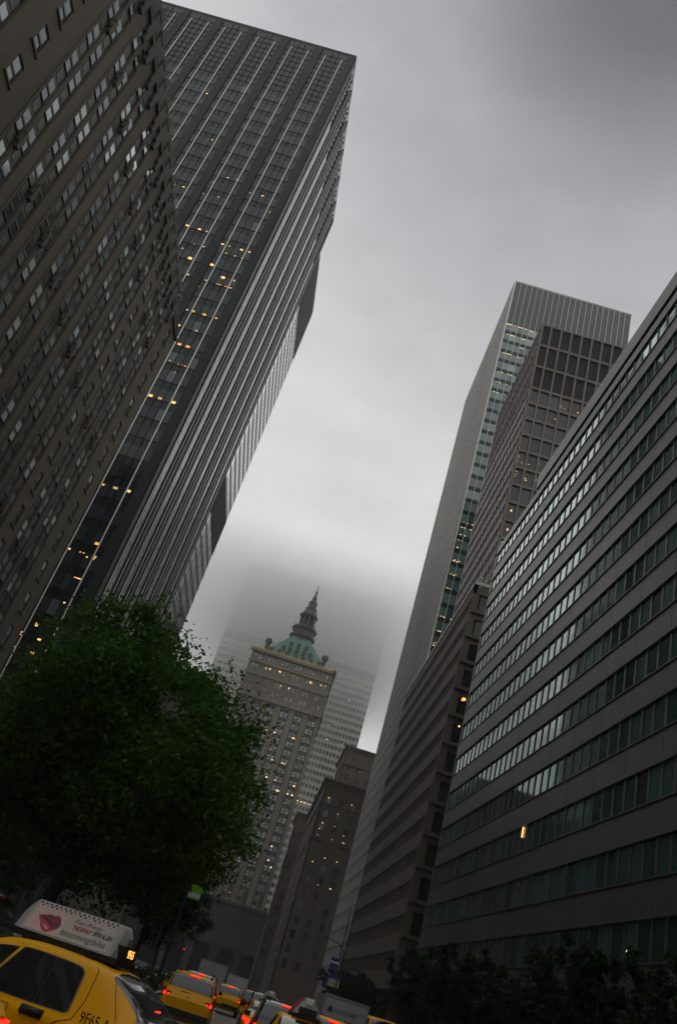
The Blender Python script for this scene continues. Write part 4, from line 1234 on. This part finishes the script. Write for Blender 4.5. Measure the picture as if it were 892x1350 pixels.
SUV = [(0.0, .78, .45, .80, .90, .70), (.05, .87, .36, .95, 1.02, .78), (.14, .90, .30, 1.02, 1.12, .78), (.22, .905, .28, 1.03, 1.38, .745), (.34, .91, .27, 1.035, 1.60, .70), (.50, .91, .26, 1.04, 1.665, .685), (.9, .915, .25, 1.04, 1.70, .685), (1.9, .915, .25, 1.03, 1.71, .69), (2.5, .915, .25, 1.02, 1.665, .69),
       (2.85, .91, .26, 1.01, 1.46, .70), (3.25, .905, .28, 1.0, 1.14, .76), (3.45, .90, .30, .98, 1.05, .80), (4.1, .88, .32, .92, .98, .74), (4.35, .82, .36, .80, .86, .66), (4.43, .74, .42, .68, .74, .60)]
def suv(name, label, cat, loc, rz, paint, group=None, lamps='brake_red', scale=1.0, rails=True, stretch=1.0):
    r = thing(name, label, cat, loc, rz, group); r.scale = (scale * stretch, scale, scale)
    B = Body(SUV)
    b = MB(); B.shell(b, 0); b.build('body', [paint], r, smooth=True)
    for s in (1, -1):
        for pts in ([(.42, 6.12), (1.10, 6.12), (1.08, 6.92), (.56, 6.92)], [(1.18, 6.12), (2.05, 6.12), (2.02, 6.92), (1.16, 6.92)], [(2.13, 6.12), (3.05, 6.15), (2.55, 6.9), (2.10, 6.92)]):
            g = MB(); B.poly(g, pts, s, .006, 0, .05); g.build('window', ['car_glass'], r, smooth=True)
        tl = MB(); tl.box(-.02 + .05, .17, *sorted((s * .60, s * .905)), .86, 1.02, 1); tl.box(.022, .12, *sorted((s * .76, s * .85)), .885, .99, 0); tl.box(.022, .1, *sorted((s * .645, s * .70)), .905, .965, 0)
        tl.box(.06, .19, *sorted((s * .82, s * .91)), 1.02, 1.10, 1)
        tl.build('tail_lamp', [lamps, 'tail_red'], r)
        hl = MB(); hl.box(4.28, 4.42, *sorted((s * .45, s * .74)), .70, .82, 0); hl.build('headlight', ['chrome'], r)
        mm = MB(); mm.box(2.9, 3.02, *sorted((s * .93, s * 1.12)), 1.05, 1.2, 0); mm.build('side_mirror', [paint], r)
        for x in (.80, 3.45):
            ar = MB(); ar.tube((x, s * .82, .36), (x, s * .917, .36), .41, .41, 24, 0); ar.build('wheel_arch', ['rubber'], r)
            wheel(r, x, s * .83, .35)
        d = MB(); line_on(B, d, [(1.13, 6.9), (1.14, 6), (1.14, 3)], s, .001, .005); line_on(B, d, [(2.09, 6.9), (2.09, 6), (2.09, 3)], s, .001, .005); d.build('seam', ['black_plastic'], r)
        if rails:
            d = MB(); d.tube((.55, s * .56, 1.73), (2.1, s * .56, 1.745), .022, .022, 6); d.box(.55, .66, s * .56 - .03, s * .56 + .03, 1.66, 1.735, 0); d.box(2.0, 2.1, s * .56 - .03, s * .56 + .03, 1.68, 1.74, 0)
            d.build('roof_rail', ['black_plastic'], r)
    g = MB()
    for s in (1, -1): B.patch(g, [(.17, 7.3), (.17, 11), (.37, 11), (.36, 8.1)], s, .008, 0, 10, 8)
    g.build('rear_windscreen', ['car_glass'], r, smooth=True)
    g = MB()
    for s in (1, -1): B.patch(g, [(2.58, 8.0), (3.28, 7.5), (3.28, 11), (2.56, 11)], s, .006, 0, 10, 8)
    g.build('windscreen', ['car_glass'], r, smooth=True)
    q = MB(); q.box(.30, .36, -.17, .17, 1.612, 1.652, 0); q.build('high_brake_light', [lamps], r)
    q = MB(); q.box(-.05, .14, -.84, .84, .38, .60, 0); q.build('bumper', ['black_plastic'], r); q = MB(); q.box(4.33, 4.5, -.76, .76, .38, .56, 0); q.build('bumper', ['black_plastic'], r)
    q = MB(); q.box(.005, .04, -.16, .16, .74, .88, 0); q.build('licence_plate', ['plate'], r)
    q = MB(); q.lathe((0, 0, 0), [(.001, 0), (.05, 0), (.05, .02), (.001, .02)], 14, 0)
    e = q.build('emblem', ['chrome'], r); e.location = (.055, 0, .985); e.rotation_euler = (0, -PI / 2, 0); e.scale = (.6, 1.3, 1)
    q = MB(); q.tube((.12, -.05, 1.10), (.10, .32, 1.13), .012, .008, 6); q.build('rear_wiper', ['black_plastic'], r)
    q = MB(); B.patch(q, [(.07, 4.9), (.07, 5.4), (.071, 5.4), (.071, 4.9)], 1, .004, 0, 2, 2)
    q = MB(); q.box(.018, .045, -.55, .55, .885, .905, 0); q.build('tailgate_seam', ['black_plastic'], r)
    return r

def box_truck(label, loc, rz, W, H, L, logo=False, slats=False, group='box trucks in the traffic'):
    r = thing('box_truck', label, 'truck', loc, rz, group)
    b = MB(); b.box(.1, L, -W / 2, W / 2, .95, H, 0)
    for x, y in ((.08, -W / 2), (.08, W / 2)): b.box(x - .03, x + .06, y - .04, y + .04, .9, H + .02, 1)
    b.box(.05, .14, -W / 2 + .043, W / 2 - .043, H - .08, H + .03, 1); b.box(.05, .14, -W / 2 + .043, W / 2 - .043, .88, .97, 1)
    b.build('cargo_box', ['truck_white', 'silver_paint'], r)
    d = MB(); d.box(.06, .098, -W / 2 + .08, W / 2 - .08, 1.0, H - .12, 0)
    k = 1.35
    while k < H - .2:
        d.box(.045, .062, -W / 2 + .09, W / 2 - .09, k, k + .03, 1); k += .42 if not slats else .24
    d.build('roller_door', ['truck_white', 'silver_paint'], r)
    c = MB(); c.prism([(L + .05, -W / 2 + .1, .6), (L + 1.9, -W / 2 + .1, .6), (L + 1.9, -W / 2 + .1, 1.35), (L + 1.35, -W / 2 + .1, 2.2), (L + .05, -W / 2 + .1, 2.25)], (0, W - .2, 0), 0)
    co = c.build('cab', ['truck_white'], r)
    g = MB()
    for y in (-W / 2 + .09, W / 2 - .09): g.prism([(L + .5, y - .005, 1.4), (L + 1.7, y - .005, 1.4), (L + 1.3, y - .005, 2.05), (L + .5, y - .005, 2.08)], (0, .01, 0), 0)
    g.build('cab_window', ['car_glass'], co)
    f = MB(); f.box(.0, L + 1.7, -.45, .45, .55, .93, 0); f.box(-.1, .06, -W / 2 + .1, W / 2 - .1, .45, .62, 0); f.build('chassis', ['black_plastic'], r)
    for s in (1, -1):
        for x in (1.1, L + .9): wheel(r, x, s * (W / 2 - .22), .42, .3)
        t = MB(); t.box(-.02, .04, *sorted((s * (W / 2 - .35), s * (W / 2 - .15))), .66, .78, 0); t.build('tail_lamp', ['tail_red'], r)
    if logo:
        t = MB(); t.prism([(.04, W / 2 - .2, H - .72), (.04, W / 2 - .52, H - .72), (.04, W / 2 - .36, H - .42)], (-.012, 0, 0), 0); t.build('triangle_logo', ['sign_blue'], r)
        m = Matrix(((0, 0, -1, .03), (-1, 0, 0, W / 2 - .62), (0, 1, 0, H - .72), (0, 0, 0, 1)))
        text('MAYFLOWER', .2, 'sign_blue', r, m, 'lettering', xs=.95)
    return r

# --- near cab crossing the avenue, heading left
sedan_taxi('sedan_taxi', 'yellow sedan cab with the lips advert on its roof, crossing at lower left', (.62, 11.55, -.02), PI - math.radians(14), True, 'yellow cabs')
c2 = sedan_taxi('sedan_taxi', 'yellow sedan cab of which only one corner with a red lamp shows at lower left', (-2.0, 8.75, -.02), PI - math.radians(8), False, 'yellow cabs')
S = PI / 2
sedan_taxi('sedan_taxi', 'yellow sedan cab with a plain white roof box, beside the dark car in mid traffic', (1.95, 37.0, -.02), S, False, 'yellow cabs')
sedan_taxi('sedan_taxi', 'yellow sedan cab with a red and white roof box at the bottom edge', (2.15, 21.5, -.02), S, False, 'yellow cabs', red=True)
Ysuv = suv('sport_utility_taxi', 'yellow sport utility cab with both brake lamps lit, right behind the lips-advert cab', 'taxi', (-1.05, 32.0, -.02), S, 'taxi_yellow', 'yellow cabs')
dup(Ysuv, (.45, 64.0, -.02), S, 'small distant yellow sport utility cab in front of the slatted truck', 'yellow cabs')
dup(Ysuv, (3.65, 30.0, -.02), S, 'yellow sport utility cab before the white truck with blue triangle', 'yellow cabs')
suv('sport_utility_car', 'black sport utility car braking just ahead of the red and white roof box', 'car', (2.0, 28.6, -.02), S, 'black_paint', 'dark cars in the traffic')
dark2 = suv('sport_utility_car', 'black tall car beyond the cab with the plain white roof box', 'car', (2.35, 50.0, -.02), S, 'black_paint', 'dark cars in the traffic', scale=1.08)
suv('sport_utility_car', 'silver car with pale roof, between a yellow cab and the white truck', 'car', (4.75, 38.0, -.02), S, 'silver_paint')
suv('passenger_van', 'yellow van with a rounded roof parked at the right kerb', 'van', (10.1, 57.0, -.02), S, 'taxi_yellow', lamps='tail_red', scale=1.48, rails=False)
suv('delivery_van', 'dark green van at the left edge behind the lips advert', 'van', (-4.75, 20.5, -.02), PI, 'green_van', lamps='tail_red', scale=1.2, rails=False)
box_truck('grey box truck with a slatted rear door, beyond the yellow sport utility cab', (-1.25, 74.0, -.02), S, 2.15, 2.85, 5.0, slats=True)
box_truck('pale box truck far down the avenue by a red traffic light', (1.2, 104.0, -.02), S, 2.3, 2.75, 5.0)
box_truck('white box truck with a blue triangle mark near the right kerb', (6.35, 49.0, -.02), S, 2.3, 2.72, 5.2, logo=True)
dup(Ysuv, (3.4, 58.0, -.02), S, 'tiny yellow sport utility cab far back, right of the black tall car', 'yellow cabs')
dup(Ysuv, (5.3, 72.0, -.02), S, 'tiny yellow sport utility cab just left of the white truck with blue triangle', 'yellow cabs')
dup(dark2, (-1.2, 46.0, -.02), S, 'black car between the two yellow sport utility cabs of the left lane', 'dark cars in the traffic')
dup(dark2, (2.6, 82.0, -.02), S, 'black car far down the avenue near the pale truck', 'dark cars in the traffic')
dup(dark2, (6.4, 34.0, -.02), S, 'black car in the right lane before the white truck with blue triangle', 'dark cars in the traffic')
# white van/awning seen between the cabs on the far side of the median
box_truck('white truck on the far side of the median, seen past the lips advert', (-12.8, 70.0, -.02), S, 2.3, 3.0, 5.0)

# ================================================================== street furniture
def lamp_post(label, loc, h=8.2, arm=2.2, side=1, banners=None, group='street lamps'):
    r = thing('street_lamp', label, 'street lamp', loc, 0, group)
    p = MB(); p.lathe((0, 0, 0), [(.2, 0), (.2, .5), (.11, .8), (.075, h)], 10, 0); p.build('post', ['iron'], r, smooth=True)
    a = MB(); q = [Vector((0, 0, h)), Vector((side * arm * .35, 0, h + .7)), Vector((side * arm, 0, h + .9))]
    for u, v in zip(q, q[1:]): a.tube(u, v, .05, .045, 8)
    ao = a.build('arm', ['iron'], r)
    b = MB(); b.box(min(side * arm, side * (arm + .6)), max(side * arm, side * (arm + .6)), -.14, .14, h + .8, h + .95, 0); b.build('lamp_head', ['iron'], ao)
    for (bx, bz, w, hh, cols) in banners or ():
        m = MB(); m.box(min(0, bx), max(0, bx + w), -.02, .02, bz + hh - .04, bz + hh, 0)
        for i, (f0, f1, mt) in enumerate(cols): m.box(bx, bx + w, -.03 , .0, bz + hh * f0, bz + hh * f1 - .002, i + 1)
        m.build('banner', ['iron'] + [c[2] for c in cols], r)
    return r
lamp_post('street lamp on the median carrying a green and white banner, below the big tree', (-4.1, 59.0, .15), banners=[(.1, 5.45, .78, .86, [(0, .12, 'sign_green'), (.12, .45, 'sign_white'), (.45, 1, 'sign_green')])], side=1)
lp = lamp_post('street lamp with blue banners and tan board near the brown slab', (12.0, 106.0, .14), side=-1, banners=[(-1.2, 6.1, 1.0, 1.3, [(0, .55, 'sign_blue'), (.55, .7, 'sign_white'), (.7, 1, 'sign_blue')]), (-.95, 4.5, 1.3, 1.15, [(0, .68, 'sign_tan'), (.68, 1, 'sign_blue')]), (-1.3, 4.2, .35, 1.1, [(0, 1, 'sign_blue')])])
def signal(label, loc, arm=0, h=4.6, side=1, head_z=5.4):
    r = thing('traffic_signal', label, 'traffic light', loc, 0, 'traffic signals')
    p = MB(); p.tube((0, 0, 0), (0, 0, h + (.6 if not arm else 0)), .08, .06, 8); p.lathe((0, 0, 0), [(.2, 0), (.2, .3), (.1, .5)], 8)
    if arm: p.tube((0, 0, h), (side * arm, 0, h + .6), .05, .04, 8)
    p.build('post', ['iron'], r)
    hx = side * arm
    hd_ = MB(); hd_.box(hx - .17, hx + .17, -.16, .1, head_z - .5, head_z + .5, 0)
    for k in range(3): hd_.prism([(hx - .12, -.16, head_z + .42 - k * .32), (hx + .12, -.16, head_z + .42 - k * .32), (hx + .10, -.16, head_z + .36 - k * .32), (hx - .10, -.16, head_z + .36 - k * .32)], (0, -.2, 0), 0)
    ho_ = hd_.build('signal_head', ['taxi_yellow' if False else 'iron'], r)
    for k, mt in enumerate(('brake_red', 'black_plastic', 'black_plastic')):
        l = MB(); l.tube((hx, -.16, head_z + .31 - k * .31), (hx, -.175, head_z + .31 - k * .31), .11, .11, 14); l.build('lens', [mt], ho_)
    return r
def sig_at(label, px, py, Y):
    d = ray(px, py); x = d.x / d.y * Y; z = d.z / d.y * Y + CAMZ
    signal(label, (x, Y, .0), h=z - .8, head_z=z - .31)
sig_at('red traffic light among the leaves, above the yellow sport utility cab', 221, 1201, 100.4)
sig_at('red traffic light low down behind the tree trunks', 243, 1251, 161.0)
sig_at('red traffic light right of the pale truck', 316, 1296, 178.0)
def flagpole(label, loc, h, lean):
    r = thing('flagpole', label, 'flagpole', loc, 0, 'flagpoles')
    p = MB(); p.tube((0, 0, 0), (lean, 0, h), .10, .05, 8); p.build('pole', ['iron'], r)
    b = MB(); b.lathe((0, 0, 0), [(.35, 0), (.35, .25), (.12, .5)], 10); b.build('foot', ['iron'], r)
flagpole('dark flagpole before the brown slab, the nearer of two', (12.7, 110.0, .14), 14.5, 0)
flagpole('dark flagpole before the brown slab, the farther of two', (12.9, 117.0, .14), 14.0, 0)
def sign_board(label, loc, w, hh, z):
    r = thing('street_sign', label, 'sign', loc, 0)
    p = MB(); p.tube((0, 0, 0), (0, 0, z + hh), .035, .035, 8); p.build('post', ['iron'], r)
    b = MB(); b.box(-w / 2, w / 2, -.045, -.037, z, z + hh, 0); b.build('plate', ['sign_white'], r)
sign_board('pale square sign board on a post, just left of the lips-advert number', (-5.3, 46.0, .15), .62, .5, 2.5)

# ================================================================== air, sky, light
def volume(name, dens, aniso=0.1, col=(.93, .95, .96)):
    m = bpy.data.materials.new(name); m.use_nodes = True; nt = m.node_tree
    nt.nodes.remove(nt.nodes['Principled BSDF'])
    v = nt.nodes.new('ShaderNodeVolumePrincipled'); v.inputs['Color'].default_value = (*col, 1); v.inputs['Density'].default_value = dens; v.inputs['Anisotropy'].default_value = aniso
    nt.links.new(v.outputs[0], nt.nodes['Material Output'].inputs['Volume'])
    return m, nt, v
hm, _, _ = volume('haze_air', 0.00024)
hz_ = MB(); hz_.box(-160, 160, -60, 560, -1, 252, 0)
tag(hz_.build('haze', [hm]), 'thin pale haze filling the avenue', 'haze', kind='stuff')

cm, nt, v = volume('cloud_air', 0.0, 0.6, (1, 1, 1))
N, L = nt.nodes, nt.links
geo = N.new('ShaderNodeNewGeometry'); sx = N.new('ShaderNodeSeparateXYZ'); L.new(geo.outputs['Position'], sx.inputs[0])
def rng(sock, a, b, c, d, smooth=True):
    r = N.new('ShaderNodeMapRange'); r.interpolation_type = 'SMOOTHSTEP' if smooth else 'LINEAR'
    for i, q in enumerate((a, b, c, d)): r.inputs[i + 1].default_value = q
    L.new(sock, r.inputs[0]); return r.outputs[0]
def mul(a, b):
    m = N.new('ShaderNodeMath'); m.operation = 'MULTIPLY'; L.new(a, m.inputs[0]); L.new(b, m.inputs[1]); return m.outputs[0]
ns = N.new('ShaderNodeTexNoise'); ns.inputs['Scale'].default_value = .022; ns.inputs['Detail'].default_value = 3; L.new(geo.outputs['Position'], ns.inputs['Vector'])
nz = N.new('ShaderNodeMath'); nz.operation = 'MULTIPLY_ADD'; nz.inputs[1].default_value = 60; L.new(ns.outputs[0], nz.inputs[0])
ng = N.new('ShaderNodeMath'); ng.operation = 'ADD'; ng.inputs[1].default_value = -30; L.new(sx.outputs[2], ng.inputs[0]); L.new(ng.outputs[0], nz.inputs[2])
den = rng(nz.outputs[0], 122, 210, 0, .07)
den = mul(den, rng(sx.outputs[2], 210, 256, 1, 0))
den = mul(den, rng(sx.outputs[1], 400, 432, 0, 1)); den = mul(den, rng(sx.outputs[1], 500, 545, 1, 0))
den = mul(den, rng(sx.outputs[0], -140, -64, 0, 1)); den = mul(den, rng(sx.outputs[0], 34, 110, 1, 0))
L.new(den, v.inputs['Density'])
cb = MB(); cb.box(-142, 112, 400, 545, 112, 258, 0)
tag(cb.build('low_cloud', [cm]), 'low grey cloud swallowing the top of the concrete slab', 'cloud', kind='stuff')

w = bpy.data.worlds.new('World'); SC.world = w; w.use_nodes = True
nt = w.node_tree; N, L = nt.nodes, nt.links
N.clear()
out = N.new('ShaderNodeOutputWorld')
sky = N.new('ShaderNodeTexSky'); sky.sky_type = 'NISHITA'; sky.sun_disc = False
SUN_EL, SUN_AZ = math.radians(38), math.radians(0)      # the bright side of the overcast is down the avenue (+Y)
sky.sun_elevation = SUN_EL; sky.sun_rotation = SUN_AZ
b1 = N.new('ShaderNodeBackground'); b1.inputs[1].default_value = .05; L.new(sky.outputs[0], b1.inputs[0])
tc = N.new('ShaderNodeTexCoord'); sp = N.new('ShaderNodeSeparateXYZ'); L.new(tc.outputs['Generated'], sp.inputs[0])
# overcast sky with lens corner darkening painted in, high to the west
bd = ray(905, -70).normalized()
dt = N.new('ShaderNodeVectorMath'); dt.operation = 'DOT_PRODUCT'; L.new(tc.outputs['Generated'], dt.inputs[0]); dt.inputs[1].default_value = bd
rp = N.new('ShaderNodeValToRGB'); el = rp.color_ramp.elements
ac = N.new('ShaderNodeMath'); ac.operation = 'ARCCOSINE'; L.new(dt.outputs['Value'], ac.inputs[0])
dv = N.new('ShaderNodeMath'); dv.operation = 'DIVIDE'; L.new(ac.outputs[0], dv.inputs[0]); dv.inputs[1].default_value = PI
stops = [(0, .15), (5, .19), (9, .28), (14, .42), (20, .51), (27, .62), (35, .74), (50, .80), (75, .68), (110, .46), (180, .32)]
while len(el) < len(stops): el.new(.5)
for i, (d, c) in enumerate(stops):
    el[i].position = d / 180.0; f = min(1, max(0, (36 - d) / 20))
    el[i].color = (c * (.985 + .012 * f), c * (1.0 - .01 * f), c * (.99 + .065 * f), 1)
L.new(dv.outputs[0], rp.inputs[0])
zr = N.new('ShaderNodeMapRange'); zr.interpolation_type = 'SMOOTHSTEP'
for i, q in enumerate((.93, .99, 1.0, 2.4)): zr.inputs[i + 1].default_value = q
L.new(sp.outputs[2], zr.inputs[0])
mr = zr
mp = N.new('ShaderNodeMapping'); mp.inputs['Scale'].default_value = (1.6, 1.6, 3.0); L.new(tc.outputs['Generated'], mp.inputs[0])
cn = N.new('ShaderNodeTexNoise'); cn.inputs['Scale'].default_value = 4.2; cn.inputs['Detail'].default_value = 9; cn.inputs['Roughness'].default_value = .6; L.new(mp.outputs[0], cn.inputs[0])
cr = N.new('ShaderNodeMapRange')
for i, q in enumerate((.3, .7, .91, 1.06)): cr.inputs[i + 1].default_value = q
L.new(cn.outputs[0], cr.inputs[0])
ml = N.new('ShaderNodeMath'); ml.operation = 'MULTIPLY'; L.new(mr.outputs[0], ml.inputs[0]); L.new(cr.outputs[0], ml.inputs[1])
vm = N.new('ShaderNodeVectorMath'); vm.operation = 'SCALE'; L.new(rp.outputs[0], vm.inputs[0]); L.new(ml.outputs[0], vm.inputs['Scale'])
b2 = N.new('ShaderNodeBackground'); L.new(vm.outputs[0], b2.inputs[0]); b2.inputs[1].default_value = 1.0
mx = N.new('ShaderNodeMixShader'); mx.inputs[0].default_value = .97
L.new(b1.outputs[0], mx.inputs[1]); L.new(b2.outputs[0], mx.inputs[2]); L.new(mx.outputs[0], out.inputs[0])

sl = bpy.data.lights.new('sun', 'SUN'); sl.energy = .5; sl.angle = math.radians(50); sl.color = (1, .97, .92)
so = bpy.data.objects.new('sun', sl); COL.objects.link(so)
dirv = Vector((math.sin(SUN_AZ) * math.cos(SUN_EL), math.cos(SUN_AZ) * math.cos(SUN_EL), math.sin(SUN_EL)))
so.rotation_euler = dirv.to_track_quat('Z', 'Y').to_euler(); so.location = (0, 0, 300)

cam = bpy.data.cameras.new('camera'); co = bpy.data.objects.new('camera', cam); COL.objects.link(co)
cam.sensor_fit = 'VERTICAL'; cam.sensor_height = 36.0; cam.lens = FPX / 1350 * 36.0
cam.clip_start = .1; cam.clip_end = 8000
co.matrix_world = Matrix.Translation((0, 0, CAMZ)) @ RM.to_4x4()
SC.camera = co
SC.view_settings.view_transform = 'Standard'; SC.view_settings.look = 'None'; SC.view_settings.exposure = 0; SC.view_settings.gamma = 1
cy = SC.cycles
cy.max_bounces = 12; cy.diffuse_bounces = 3; cy.glossy_bounces = 3; cy.transmission_bounces = 3; cy.volume_bounces = 12; cy.transparent_max_bounces = 6
cy.volume_step_rate = 2.0; cy.volume_max_steps = 128
cy.use_denoising = True; cy.sample_clamp_indirect = 4
